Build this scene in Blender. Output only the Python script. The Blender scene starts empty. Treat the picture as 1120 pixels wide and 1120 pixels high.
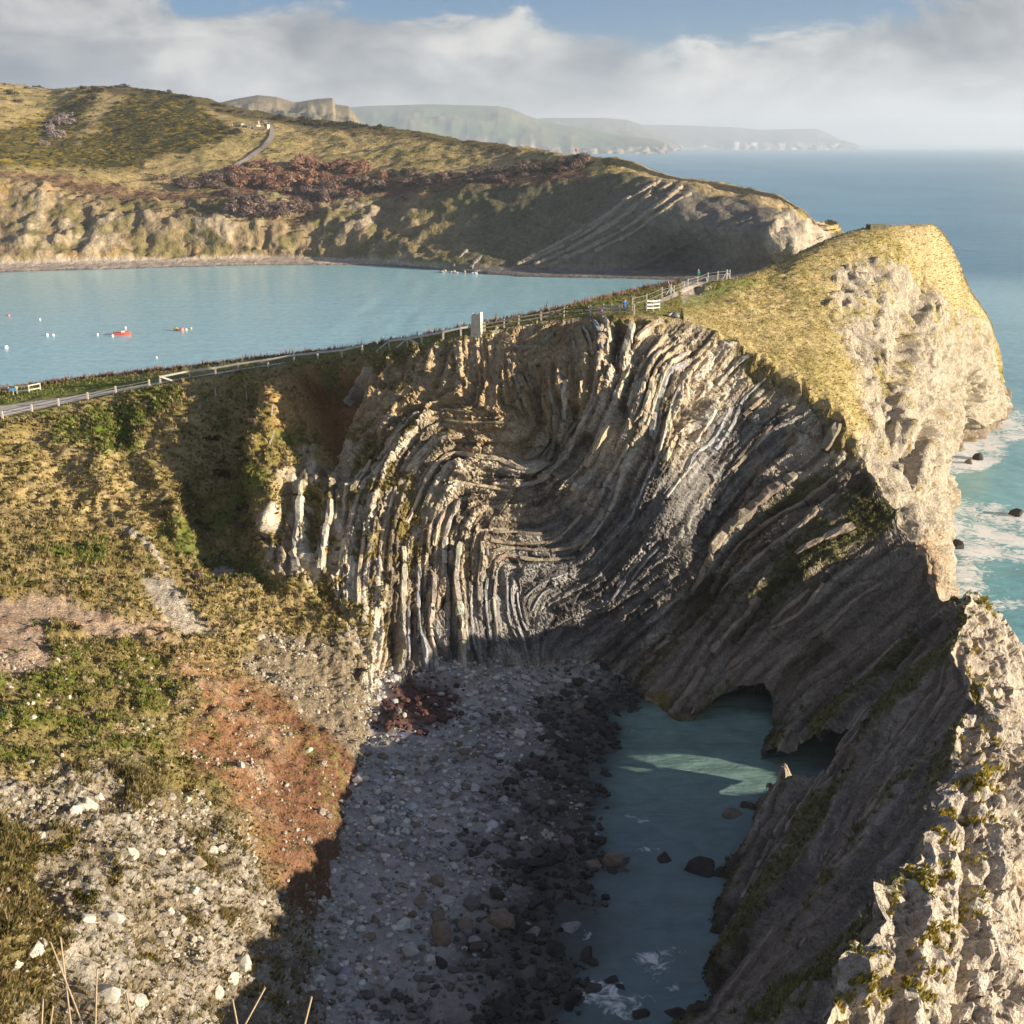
import bpy, math, random
import numpy as np
from mathutils import Vector, Matrix
R = math.radians
rng = np.random.default_rng(7)
random.seed(7)
scene = bpy.context.scene
COL = scene.collection

# ------------------------------------------------------------------ camera
CAM_H = 58.0
FPX = 1352.0                      # focal length in photo pixels (1120 wide)
PITCH = math.atan(402.0 / FPX)    # sea horizon lies 402 px above the centre
cam_d = bpy.data.cameras.new("camera")
cam = bpy.data.objects.new("camera", cam_d)
COL.objects.link(cam)
cam.location = (0, 0, CAM_H)
cam.rotation_euler = (math.pi / 2 - PITCH, 0, 0)
cam_d.sensor_width = 36.0
cam_d.lens = 36.0 * FPX / 1120.0
cam_d.clip_start = 0.1
cam_d.clip_end = 120000.0
scene.camera = cam
cP, sP = math.cos(PITCH), math.sin(PITCH)

# ------------------------------------------------------------------ sun and sky
SUN_EL = R(11.6)
SUN_H = np.array([0.952, -0.306]); SUN_H /= np.linalg.norm(SUN_H)
sun_vec = Vector((SUN_H[0] * math.cos(SUN_EL), SUN_H[1] * math.cos(SUN_EL), math.sin(SUN_EL)))
sun_d = bpy.data.lights.new("sun", 'SUN')
sun_d.energy = 5.0
sun_d.angle = R(0.53)
sun_d.color = (1.0, 0.87, 0.69)
sun = bpy.data.objects.new("sun", sun_d)
COL.objects.link(sun)
sun.rotation_euler = sun_vec.to_track_quat('Z', 'Y').to_euler()
sun.location = (200, -50, 200)

world = bpy.data.worlds.new("World")
scene.world = world
world.use_nodes = True
wt = world.node_tree
for n in list(wt.nodes):
    wt.nodes.remove(n)


def wn(t, **k):
    n = wt.nodes.new(t)
    for a, b in k.items():
        setattr(n, a, b)
    return n


def wl(a, b):
    wt.links.new(a, b)


def wmath(op, a, b=None, clamp=False):
    n = wn('ShaderNodeMath', operation=op)
    n.use_clamp = clamp
    for i, v in enumerate((a, b)):
        if v is None:
            continue
        if isinstance(v, (int, float)):
            n.inputs[i].default_value = v
        else:
            wl(v, n.inputs[i])
    return n.outputs[0]


sky = wn('ShaderNodeTexSky', sky_type='NISHITA')
sky.sun_disc = False
sky.sun_elevation = SUN_EL
sky.sun_rotation = math.atan2(SUN_H[0], SUN_H[1])
sky.air_density = 1.0
sky.dust_density = 0.6
sky.ozone_density = 1.6
SKY_STR = 0.055
CLOUD_OFF = (7.7, 1.1, 0.2)
tc = wn('ShaderNodeTexCoord')
sep = wn('ShaderNodeSeparateXYZ')
wl(tc.outputs['Generated'], sep.inputs[0])
zc = wmath('MAXIMUM', sep.outputs[2], 0.0)
# a broken cloud bank: soft heaps towards the horizon, gaps of blue above it
mp = wn('ShaderNodeMapping')
mp.inputs['Location'].default_value = CLOUD_OFF
mp.inputs['Scale'].default_value = (1.0, 1.0, 2.1)
wl(tc.outputs['Generated'], mp.inputs[0])


def cnoise(scale, detail, rough, dist=0.0, off=(0, 0, 0)):
    m_ = wn('ShaderNodeMapping')
    m_.inputs['Location'].default_value = off
    wl(mp.outputs[0], m_.inputs[0])
    n = wn('ShaderNodeTexNoise')
    n.inputs['Scale'].default_value = scale
    n.inputs['Detail'].default_value = detail
    n.inputs['Roughness'].default_value = rough
    n.inputs['Distortion'].default_value = dist
    wl(m_.outputs[0], n.inputs['Vector'])
    return n.outputs['Fac']


def wrange(v, a, b, c, d, smooth=True):
    n = wn('ShaderNodeMapRange')
    if smooth:
        n.interpolation_type = 'SMOOTHSTEP'
    wl(v, n.inputs[0])
    for i, q in enumerate((a, b, c, d)):
        n.inputs[i + 1].default_value = q
    return n.outputs[0]


big = cnoise(1.6, 2, .5, 0, (0.7, 7.9, 2.2))
fine = cnoise(9.5, 10, .6, .3)
body = cnoise(5.0, 7, .52, .3, (1.3, 2.2, .4))
cov = wmath('ADD', wmath('ADD', wmath('MULTIPLY', fine, .75), wmath('MULTIPLY', big, 1.5)), wrange(zc, .02, .125, .40, -.13))
covf = wrange(cov, 1.0, 1.11, 0, 1)
lit = wmath('ADD', wmath('MULTIPLY', body, .5), wmath('MULTIPLY', fine, .5))
cr = wn('ShaderNodeValToRGB')
cr.color_ramp.elements[0].position = 0.41
cr.color_ramp.elements[0].color = (0.14, 0.175, 0.24, 1)
cr.color_ramp.elements[1].position = 0.61
cr.color_ramp.elements[1].color = (0.95, 0.93, 0.88, 1)
e = cr.color_ramp.elements.new(0.5)
e.color = (0.43, 0.45, 0.485, 1)
wl(lit, cr.inputs[0])
mixh = wn('ShaderNodeMixRGB')
wl(wrange(zc, .0, .045, .8, 0), mixh.inputs[0])
wl(cr.outputs[0], mixh.inputs[1])
mixh.inputs[2].default_value = (0.62, 0.64, 0.655, 1)
bg_s = wn('ShaderNodeBackground')
tint = wn('ShaderNodeVectorMath', operation='MULTIPLY')
tint.inputs[1].default_value = (0.17, 0.44, 0.88)
wl(sky.outputs[0], tint.inputs[0])
wl(tint.outputs[0], bg_s.inputs[0])
bg_s.inputs[1].default_value = SKY_STR
bg_c = wn('ShaderNodeBackground')
wl(mixh.outputs[0], bg_c.inputs[0])
bg_c.inputs[1].default_value = 0.32
mx = wn('ShaderNodeMixShader')
wl(covf, mx.inputs[0])
wl(bg_s.outputs[0], mx.inputs[1])
wl(bg_c.outputs[0], mx.inputs[2])
wo = wn('ShaderNodeOutputWorld')
wl(mx.outputs[0], wo.inputs[0])

vs = scene.view_settings
vs.view_transform = 'Standard'
vs.look = 'None'
vs.exposure = 1.28
vs.gamma = 1.0
vs.use_curve_mapping = False
scene.cycles.max_bounces = 6
scene.cycles.diffuse_bounces = 3
scene.cycles.glossy_bounces = 3
scene.cycles.transparent_max_bounces = 8
scene.cycles.volume_bounces = 1
scene.cycles.use_denoising = True
scene.cycles.caustics_reflective = False
scene.cycles.caustics_refractive = False

# ------------------------------------------------------------------ helpers: pixels and noise
def P(px, py, z=None, y=None):
    """World point on the ray of a photo pixel, at height z or at forward distance y."""
    a = (px - 560.0) / FPX
    b = (560.0 - py) / FPX
    d = np.array([a, cP + b * sP, -sP + b * cP])
    t = (z - CAM_H) / d[2] if z is not None else y / d[1]
    return d * t + np.array([0, 0, CAM_H])


def project(V):
    V = np.asarray(V)
    x = V[..., 0]
    y = V[..., 1]
    z = V[..., 2] - CAM_H
    dep = np.maximum(y * cP - z * sP, 0.5)
    up = y * sP + z * cP
    return 560 + FPX * x / dep, 560 - FPX * up / dep


_perm = np.random.default_rng(11).permutation(256).astype(np.int32)
_perm = np.concatenate([_perm, _perm, _perm])
_g = np.random.default_rng(12).normal(size=(256, 3))
_g = (_g / np.linalg.norm(_g, axis=1)[:, None]).astype(np.float32)
_rv = np.random.default_rng(13).random((256, 4)).astype(np.float32)


def pn(V, s, seed=0):
    """Gradient noise about -1..1 at feature size s."""
    Q = (np.asarray(V, dtype=np.float32) / s + np.float32(seed * 17.31 + 100))
    I = np.floor(Q).astype(np.int32)
    F = Q - I
    I &= 255
    U = F * F * F * (F * (F * 6 - 15) + 10)
    out = 0
    for dx in (0, 1):
        hx = _perm[I[..., 0] + dx]
        wx = U[..., 0] if dx else 1 - U[..., 0]
        for dy in (0, 1):
            hy = _perm[hx + I[..., 1] + dy]
            wy = wx * (U[..., 1] if dy else 1 - U[..., 1])
            for dz in (0, 1):
                g = _g[_perm[hy + I[..., 2] + dz] & 255]
                w = wy * (U[..., 2] if dz else 1 - U[..., 2])
                out = out + w * (g[..., 0] * (F[..., 0] - dx) + g[..., 1] * (F[..., 1] - dy) + g[..., 2] * (F[..., 2] - dz))
    return out * 1.7


def fbm(V, s, o=4, seed=0, r=0.5):
    a, t = 1.0, 0
    for i in range(o):
        t = t + a * pn(V, s, seed + i)
        s *= 0.5
        a *= r
    return t


def ridged(V, s, o=3, seed=0):
    a, t = 1.0, 0
    for i in range(o):
        t = t + a * (1 - 2 * np.abs(pn(V, s, seed + i)))
        s *= 0.5
        a *= 0.5
    return t * 0.6


def voro(V, s, seed=0):
    """Cell noise: distance to nearest point, gap to second nearest, random value of the cell."""
    Q = (np.asarray(V, dtype=np.float32) / s + np.float32(seed * 7.7 + 50))
    I = np.floor(Q).astype(np.int32)
    F = Q - I
    I &= 255
    d1 = np.full(Q.shape[:-1], 9.0, np.float32)
    d2 = d1.copy()
    c = np.zeros_like(d1)
    for dx in (-1, 0, 1):
        hx = _perm[(I[..., 0] + dx) & 255]
        for dy in (-1, 0, 1):
            hy = _perm[hx + ((I[..., 1] + dy) & 255)]
            for dz in (-1, 0, 1):
                r = _rv[_perm[hy + ((I[..., 2] + dz) & 255)] & 255]
                d = (r[..., 0] + dx - F[..., 0]) ** 2 + (r[..., 1] + dy - F[..., 1]) ** 2 + (r[..., 2] + dz - F[..., 2]) ** 2
                near = d < d1
                d2 = np.where(near, d1, np.minimum(d2, d))
                c = np.where(near, r[..., 3], c)
                d1 = np.where(near, d, d1)
    return np.sqrt(d1), np.sqrt(d2) - np.sqrt(d1), c


def facets(V, size, frame=None, seed=0, tilt=1.0):
    """Angular broken rock: every cell is a tilted plane at its own level. Returns height and gap to the next cell."""
    Q = np.asarray(V, np.float32)
    if frame is not None:
        Q = Q @ np.asarray(frame, np.float32).T
    Q = Q / np.asarray(size, np.float32) + np.float32(seed * 5.3 + 60)
    I = np.floor(Q).astype(np.int32)
    F = Q - I
    I &= 255
    d1 = np.full(Q.shape[:-1], 9.0, np.float32)
    d2 = d1.copy()
    h = np.zeros_like(d1)
    for dx in (-1, 0, 1):
        hx = _perm[(I[..., 0] + dx) & 255]
        for dy in (-1, 0, 1):
            hy = _perm[hx + ((I[..., 1] + dy) & 255)]
            for dz in (-1, 0, 1):
                k = _perm[hy + ((I[..., 2] + dz) & 255)] & 255
                r = _rv[k]
                g = _g[k]
                ax, ay, az = F[..., 0] - dx - r[..., 0], F[..., 1] - dy - r[..., 1], F[..., 2] - dz - r[..., 2]
                d = ax * ax + ay * ay + az * az
                near = d < d1
                d2 = np.where(near, d1, np.minimum(d2, d))
                h = np.where(near, (r[..., 3] - .5) + tilt * (ax * g[..., 0] + ay * g[..., 1] + az * g[..., 2]), h)
                d1 = np.where(near, d, d1)
    return h, np.sqrt(d2) - np.sqrt(d1)


def frame_of(nrm, strike):
    n = np.array(nrm, float); n /= np.linalg.norm(n)
    s = np.array(strike, float); s -= n * (s @ n); s /= np.linalg.norm(s)
    return np.stack([s, np.cross(n, s), n])


def sm(x, a, b):
    t = np.clip((x - a) / (b - a), 0, 1)
    return t * t * (3 - 2 * t)


def inpoly(px, py, pts, soft):
    """Soft mask of a polygon given in photo pixels."""
    pts = np.asarray(pts, float)
    d = np.full(px.shape, 1e9, np.float32)
    ins = np.zeros(px.shape, bool)
    n = len(pts)
    for i in range(n):
        x0, y0 = pts[i]
        x1, y1 = pts[(i + 1) % n]
        ex, ey = x1 - x0, y1 - y0
        t = np.clip(((px - x0) * ex + (py - y0) * ey) / (ex * ex + ey * ey + 1e-9), 0, 1)
        d = np.minimum(d, np.hypot(px - x0 - t * ex, py - y0 - t * ey))
        if abs(y1 - y0) > 1e-9:
            cr_ = ((y0 > py) != (y1 > py)) & (px < x0 + (py - y0) * ex / (y1 - y0))
            ins ^= cr_
    return sm(np.where(ins, d, -d), -soft, soft)


def nearline(px, py, pts, w, soft):
    d = np.full(px.shape, 1e9, np.float32)
    for (x0, y0), (x1, y1) in zip(pts[:-1], pts[1:]):
        ex, ey = x1 - x0, y1 - y0
        t = np.clip(((px - x0) * ex + (py - y0) * ey) / (ex * ex + ey * ey + 1e-9), 0, 1)
        d = np.minimum(d, np.hypot(px - x0 - t * ex, py - y0 - t * ey))
    return 1 - sm(d, w, w + soft)


def mixc(C, col, m):
    return C + (np.asarray(col, np.float32) - C) * m[..., None]


# ------------------------------------------------------------------ helpers: lofted grids and meshes
def pchip(t, Y, T):
    """Cubic through control values, tangents limited so that it does not overshoot much. Y: (n, ...)"""
    t = np.asarray(t, float)
    n = len(t)
    h = np.diff(t)
    sh = (-1,) + (1,) * (Y.ndim - 1)
    D = np.diff(Y, axis=0) / h.reshape(sh)
    M = np.zeros_like(Y)
    M[0], M[-1] = D[0], D[-1]
    for i in range(1, n - 1):
        M[i] = (D[i - 1] * h[i] + D[i] * h[i - 1]) / (h[i] + h[i - 1])
        lim = 2.2 * np.minimum(np.abs(D[i - 1]), np.abs(D[i])) + 0.15 * np.maximum(np.abs(D[i - 1]), np.abs(D[i]))
        M[i] = np.clip(M[i], -lim, lim)
    k = np.clip(np.searchsorted(t, T, 'right') - 1, 0, n - 2)
    hh = h[k].reshape(sh)
    s = ((T - t[k]) / h[k]).reshape(sh)
    return ((1 + 2 * s) * (1 - s) ** 2 * Y[k] + s * (1 - s) ** 2 * hh * M[k]
            + s * s * (3 - 2 * s) * Y[k + 1] + s * s * (s - 1) * hh * M[k + 1])


def params(G, step, axis, fac=None):
    """Control and dense parameters along an axis of a control grid, spaced by mean chord length."""
    d = np.linalg.norm(np.diff(G, axis=axis), axis=2).mean(axis=1 - axis)
    d = np.maximum(d, step)
    t = np.concatenate([[0], np.cumsum(d)])
    fac = np.ones(len(d)) if fac is None else np.asarray(fac)
    T = [np.linspace(t[i], t[i + 1], max(2, int(round(d[i] / (step * fac[i])))), endpoint=False) for i in range(len(d))]
    return t, np.concatenate(T + [[t[-1]]])


def loft(cols, su, sv, fac=None):
    """cols: list of columns of control points -> dense grid (rows, columns, 3)."""
    G = np.array(cols, float).transpose(1, 0, 2)          # rows, cols
    tv, TV = params(G, sv, 0)
    tu, TU = params(G, su, 1, fac)
    A = pchip(tv, G, TV)
    B = pchip(tu, A.transpose(1, 0, 2), TU).transpose(1, 0, 2)
    return B, (tv, TV), (tu, TU)


def normals(B):
    du = np.gradient(B, axis=1)
    dv = np.gradient(B, axis=0)
    n = np.cross(du, dv)
    l = np.linalg.norm(n, axis=2, keepdims=True)
    return n / np.maximum(l, 1e-9)


def mesh_from(name, V, Fq, mat, col=None, smooth=True, parent=None, tri=False):
    V = np.asarray(V, np.float32).reshape(-1, 3)
    Fq = np.asarray(Fq, np.int32)
    me = bpy.data.meshes.new(name)
    k = Fq.shape[1]
    me.vertices.add(len(V))
    me.vertices.foreach_set('co', V.ravel())
    me.loops.add(Fq.size)
    me.loops.foreach_set('vertex_index', Fq.ravel())
    me.polygons.add(len(Fq))
    me.polygons.foreach_set('loop_start', np.arange(0, Fq.size, k, dtype=np.int32))
    me.polygons.foreach_set('use_smooth', np.full(len(Fq), smooth, bool))
    me.update(calc_edges=True)
    if col is not None:
        c = np.ones((len(V), 4), np.float32)
        c[:, :3] = np.clip(np.asarray(col, np.float32).reshape(-1, 3), 0.004, 0.95)
        a = me.color_attributes.new('Col', 'FLOAT_COLOR', 'POINT')
        a.data.foreach_set('color', c.ravel())
    me.materials.append(mat)
    o = bpy.data.objects.new(name, me)
    COL.objects.link(o)
    if parent is not None:
        o.parent = parent
    return o


def gridfaces(r, c):
    i = np.arange(r * c, dtype=np.int32).reshape(r, c)
    return np.stack([i[:-1, :-1], i[:-1, 1:], i[1:, 1:], i[1:, :-1]], -1).reshape(-1, 4)


def tag(o, label=None, cat=None, group=None, kind=None):
    if label: o['label'] = label
    if cat: o['category'] = cat
    if group: o['group'] = group
    if kind: o['kind'] = kind
    return o


def empty(name, loc=(0, 0, 0), rz=0.0):
    o = bpy.data.objects.new(name, None)
    COL.objects.link(o)
    o.location = loc
    o.rotation_euler = (0, 0, rz)
    o.empty_display_size = 0.3
    return o


# ------------------------------------------------------------------ materials
def mat_new(name):
    m = bpy.data.materials.new(name)
    m.use_nodes = True
    nt = m.node_tree
    for n in list(nt.nodes):
        nt.nodes.remove(n)
    out = nt.nodes.new('ShaderNodeOutputMaterial')
    bs = nt.nodes.new('ShaderNodeBsdfPrincipled')
    nt.links.new(bs.outputs[0], out.inputs[0])
    return m, nt, bs, out


def ground_mat(name, rough=0.92, spec=0.15, scales=((0.6, 0.35), (0.12, 0.3)), bump=0.25, bump_scale=0.25, contrast=1.0, col=None, crack=0.0):
    """Earth, rock or plant surface: its own colour (per-vertex or constant), fine mottling and fine relief."""
    m, nt, bs, out = mat_new(name)
    N, L = nt.nodes, nt.links
    bs.inputs['Roughness'].default_value = rough
    bs.inputs['Specular IOR Level'].default_value = spec
    g = N.new('ShaderNodeNewGeometry')
    if col is None:
        a = N.new('ShaderNodeVertexColor')
        a.layer_name = 'Col'
        c = a.outputs[0]
    else:
        r = N.new('ShaderNodeRGB')
        r.outputs[0].default_value = (*col, 1)
        c = r.outputs[0]
    for i, (s, amt) in enumerate(scales):
        n = N.new('ShaderNodeTexNoise')
        n.inputs['Scale'].default_value = 1.0 / s
        n.inputs['Detail'].default_value = 4
        n.inputs['Roughness'].default_value = 0.6
        L.new(g.outputs['Position'], n.inputs['Vector'])
        mr = N.new('ShaderNodeMapRange')
        mr.inputs[1].default_value = 0.3
        mr.inputs[2].default_value = 0.7
        mr.inputs[3].default_value = 1 - amt * contrast
        mr.inputs[4].default_value = 1 + amt * contrast
        L.new(n.outputs['Fac'], mr.inputs[0])
        mu = N.new('ShaderNodeVectorMath')
        mu.operation = 'SCALE'
        L.new(c, mu.inputs[0])
        L.new(mr.outputs[0], mu.inputs['Scale'])
        c = mu.outputs[0]
    L.new(c, bs.inputs['Base Color'])
    prevb = None
    if crack:
        vo = N.new('ShaderNodeTexVoronoi')
        vo.feature = 'DISTANCE_TO_EDGE'
        vo.inputs['Scale'].default_value = 1.0 / crack
        nw = N.new('ShaderNodeTexNoise')
        nw.inputs['Scale'].default_value = 1.6 / crack
        nw.inputs['Detail'].default_value = 3
        L.new(g.outputs['Position'], nw.inputs['Vector'])
        va = N.new('ShaderNodeVectorMath')
        va.operation = 'MULTIPLY_ADD'
        L.new(nw.outputs['Color'], va.inputs[0])
        va.inputs[1].default_value = (crack * .9,) * 3
        L.new(g.outputs['Position'], va.inputs[2])
        L.new(va.outputs[0], vo.inputs['Vector'])
        cm = N.new('ShaderNodeMapRange')
        cm.inputs[1].default_value = 0.0
        cm.inputs[2].default_value = 0.09
        L.new(vo.outputs['Distance'], cm.inputs[0])
        b0 = N.new('ShaderNodeBump')
        b0.inputs['Strength'].default_value = 0.7
        b0.inputs['Distance'].default_value = crack * .16
        L.new(cm.outputs[0], b0.inputs['Height'])
        prevb = b0
    if bump:
        n = N.new('ShaderNodeTexNoise')
        n.inputs['Scale'].default_value = 1.0 / bump_scale
        n.inputs['Detail'].default_value = 5
        n.inputs['Roughness'].default_value = 0.65
        L.new(g.outputs['Position'], n.inputs['Vector'])
        b = N.new('ShaderNodeBump')
        b.inputs['Strength'].default_value = min(1.0, bump)
        b.inputs['Distance'].default_value = bump_scale * 1.1
        L.new(n.outputs['Fac'], b.inputs['Height'])
        if prevb is not None:
            L.new(prevb.outputs[0], b.inputs['Normal'])
        L.new(b.outputs[0], bs.inputs['Normal'])
    return m


def plain_mat(name, col, rough=0.7, spec=0.3, var=0.12, scale=0.3, metallic=0.0):
    m = ground_mat(name, rough, spec, ((scale, var), (scale * 0.2, var * 0.7)), 0.15, scale * 0.15, col=col)
    return m


M_rock = ground_mat('cliff_rock', 0.9, 0.2, ((0.7, 0.22), (0.16, 0.28)), 1.0, 0.35, crack=.75)
M_turf = ground_mat('turf', 0.95, 0.08, ((1.5, 0.2), (0.35, 0.3)), 0.6, 0.4)
M_scree = ground_mat('slumped_ground', 0.95, 0.1, ((1.1, 0.25), (0.22, 0.35)), 1.0, 0.3, crack=.55)
M_far = ground_mat('far_ground', 0.95, 0.05, ((9.0, 0.22), (2.2, 0.3)), 0.6, 3.0)
M_bed = ground_mat('limestone_bed', 0.88, 0.2, ((0.8, 0.2), (0.15, 0.28)), 0.9, 0.25, crack=.5)
M_stone = ground_mat('beach_stone', 0.8, 0.3, ((0.5, 0.2), (0.1, 0.2)), 0.4, 0.12)
M_leaf = ground_mat('leaf', 0.8, 0.1, ((0.8, 0.25),), 0)
def translucent(m, amt):
    """Thin blades pass light."""
    nt = m.node_tree
    bs = [n for n in nt.nodes if n.type == 'BSDF_PRINCIPLED'][0]
    out = [n for n in nt.nodes if n.type == 'OUTPUT_MATERIAL'][0]
    tr = nt.nodes.new('ShaderNodeBsdfTranslucent')
    nt.links.new(bs.inputs['Base Color'].links[0].from_socket, tr.inputs[0])
    ms = nt.nodes.new('ShaderNodeMixShader')
    ms.inputs[0].default_value = amt
    nt.links.new(bs.outputs[0], ms.inputs[1])
    nt.links.new(tr.outputs[0], ms.inputs[2])
    nt.links.new(ms.outputs[0], out.inputs[0])


translucent(M_leaf, .45)

# ------------------------------------------------------------------ the bowl: control columns (rim -> foot -> under the floor)
def lin(a, b, ks, sag=0.0):
    a, b = np.asarray(a), np.asarray(b)
    out = []
    for k in ks:
        p = a + (b - a) * k
        p = p + np.array([0, 0, -sag * 4 * k * (1 - k)])
        out.append(p)
    return out


def under(foot, prev):
    d = foot - prev
    d = d / max(np.linalg.norm(d[:2]), 1e-6)
    return foot + np.array([d[0] * 2.5, d[1] * 2.5, -5.0])


K = (0.25, 0.5, 0.75)
inner = []


def col_px(pts):
    q = []
    for p in pts:
        q.append(P(p[0], p[1], z=p[2]) if p[3] == 'z' else P(p[0], p[1], y=p[2]))
    q.append(under(q[-1], q[-2]))
    inner.append(q)


Z = 'z'; Y = 'y'
# left flank, nearest first
col_px([(-330, 1420, 27, Z), (-120, 1420, 21.5, Z), (50, 1400, 15.5, Z), (190, 1400, 9.5, Z), (320, 1400, 3.5, Z)])
col_px([(-200, 1200, 25, Z), (0, 1200, 19.5, Z), (130, 1205, 14.5, Z), (250, 1215, 9, Z), (355, 1230, 3.2, Z)])
col_px([(-200, 1010, 25, Z), (20, 1030, 19.5, Z), (150, 1050, 14.5, Z), (255, 1070, 9, Z), (340, 1095, 3.4, Z)])
col_px([(-200, 850, 23, Z), (40, 870, 18.8, Z), (180, 895, 14.5, Z), (290, 915, 9, Z), (368, 930, 3.5, Z)])
col_px([(-200, 735, 21.5, Z), (60, 765, 17.4, Z), (215, 755, 13.2, Z), (320, 795, 8.4, Z), (392, 832, 3.8, Z)])
col_px([(-220, 620, 21.5, Z), (70, 660, 17.0, Z), (230, 680, 13.0, Z), (340, 730, 8.0, Z), (404, 775, 4, Z)])
# neck
col_px([(-220, 505, 24.2, Z), (50, 548, 18.5, Z), (240, 615, 13.2, Z), (365, 700, 8.6, Z), (411, 766, 4, Z)])
col_px([(0, 459, 25.0, Z), (120, 520, 20.5, Z), (265, 600, 14.2, Z), (375, 690, 8.9, Z), (415, 763, 4, Z)])
col_px([(100, 437, 26.4, Z), (190, 507, 21.2, Z), (295, 592, 14.7, Z), (382, 683, 9.2, Z), (418, 761, 4, Z)])
col_px([(200, 416, 28.4, Z), (255, 497, 22.5, Z), (325, 590, 15.5, Z), (390, 680, 9.5, Z), (424, 757, 4, Z)])
col_px([(300, 401, 30.4, Z), (335, 480, 24.2, Z), (375, 580, 16.6, Z), (410, 670, 10, Z), (436, 750, 4, Z)])
col_px([(400, 388, 32.9, Z), (420, 460, 27.2, Z), (442, 550, 19.2, Z), (458, 650, 11, Z), (472, 738, 3.8, Z)])
col_px([(500, 369, 35.8, Z), (505, 450, 28.6, Z), (511, 540, 20.4, Z), (517, 640, 11.4, Z), (522, 728, 3.5, Z)])
col_px([(600, 351, 37.8, Z), (598, 440, 30.2, Z), (594, 530, 21.2, Z), (590, 630, 12, Z), (590, 716, 3.2, Z)])
col_px([(700, 345, 38.8, Z), (695, 440, 30.8, Z), (682, 540, 21.4, Z), (666, 630, 12, Z), (655, 713, 3, Z)])
col_px([(748, 350, 38.2, Z), (738, 450, 30, Z), (722, 550, 21, Z), (706, 640, 11.2, Z), (690, 724, 2.5, Z)])
iB8 = len(inner) - 1
# right wall
col_px([(812, 388, 144.5, Y), (802, 480, 137.5, Y), (780, 580, 132, Y), (755, 680, 127.5, Y), (722, 766, 0.4, Z)])
col_px([(872, 432, 140, Y), (857, 530, 133, Y), (835, 620, 128, Y), (800, 720, 124, Y), (742, 790, -0.3, Z)])
col_px([(926, 480, 135, Y), (917, 570, 128.5, Y), (895, 650, 124, Y), (858, 730, 121, Y), (790, 797, -0.5, Z)])
col_px([(957, 537, 130.5, Y), (956, 610, 125.5, Y), (935, 680, 121.5, Y), (890, 745, 119.5, Y), (826, 800, -0.5, Z)])
col_px([(1000, 602, 124.5, Y), (990, 660, 120.5, Y), (960, 715, 118, Y), (905, 760, 117, Y), (836, 803, -0.5, Z)])
col_px([(1027, 650, 118.5, Y), (1012, 692, 115.5, Y), (975, 735, 115, Y), (918, 775, 115, Y), (842, 808, -0.5, Z)])
iGap = len(inner) - 1


def col_lin(crest, foot, sag=0.6):
    a = P(crest[0], crest[1], y=crest[2])
    b = P(foot[0], foot[1], z=-0.5)
    q = [a] + lin(a, b, K, sag) + [b]
    q.append(under(q[-1], q[-2]))
    inner.append(q)


# foreground ridge
col_lin((1062, 656, 112), (838, 822), 1.0)
col_lin((1050, 722, 101), (826, 852))
col_lin((1062, 792, 89), (806, 912))
col_lin((1030, 872, 77), (798, 962))
col_lin((1005, 935, 69.5), (782, 1015))
col_lin((962, 1025, 60), (772, 1085))
col_lin((890, 1120, 51.5), (700, 1165))
col_lin((800, 1240, 43.5), (590, 1260))
col_lin((680, 1420, 36), (440, 1420))

IN, (tvI, TVI), (tuI, TUI) = loft(inner, 0.125, 0.115, [2.8] * 2 + [2.1] * 7 + [1.0] * (iGap - 9) + [2.0] * (len(inner) - 1 - iGap))
NI = -normals(IN)
SH = IN.shape[:2]
pxI, pyI = [a.astype(np.float32) for a in project(IN)]

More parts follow.
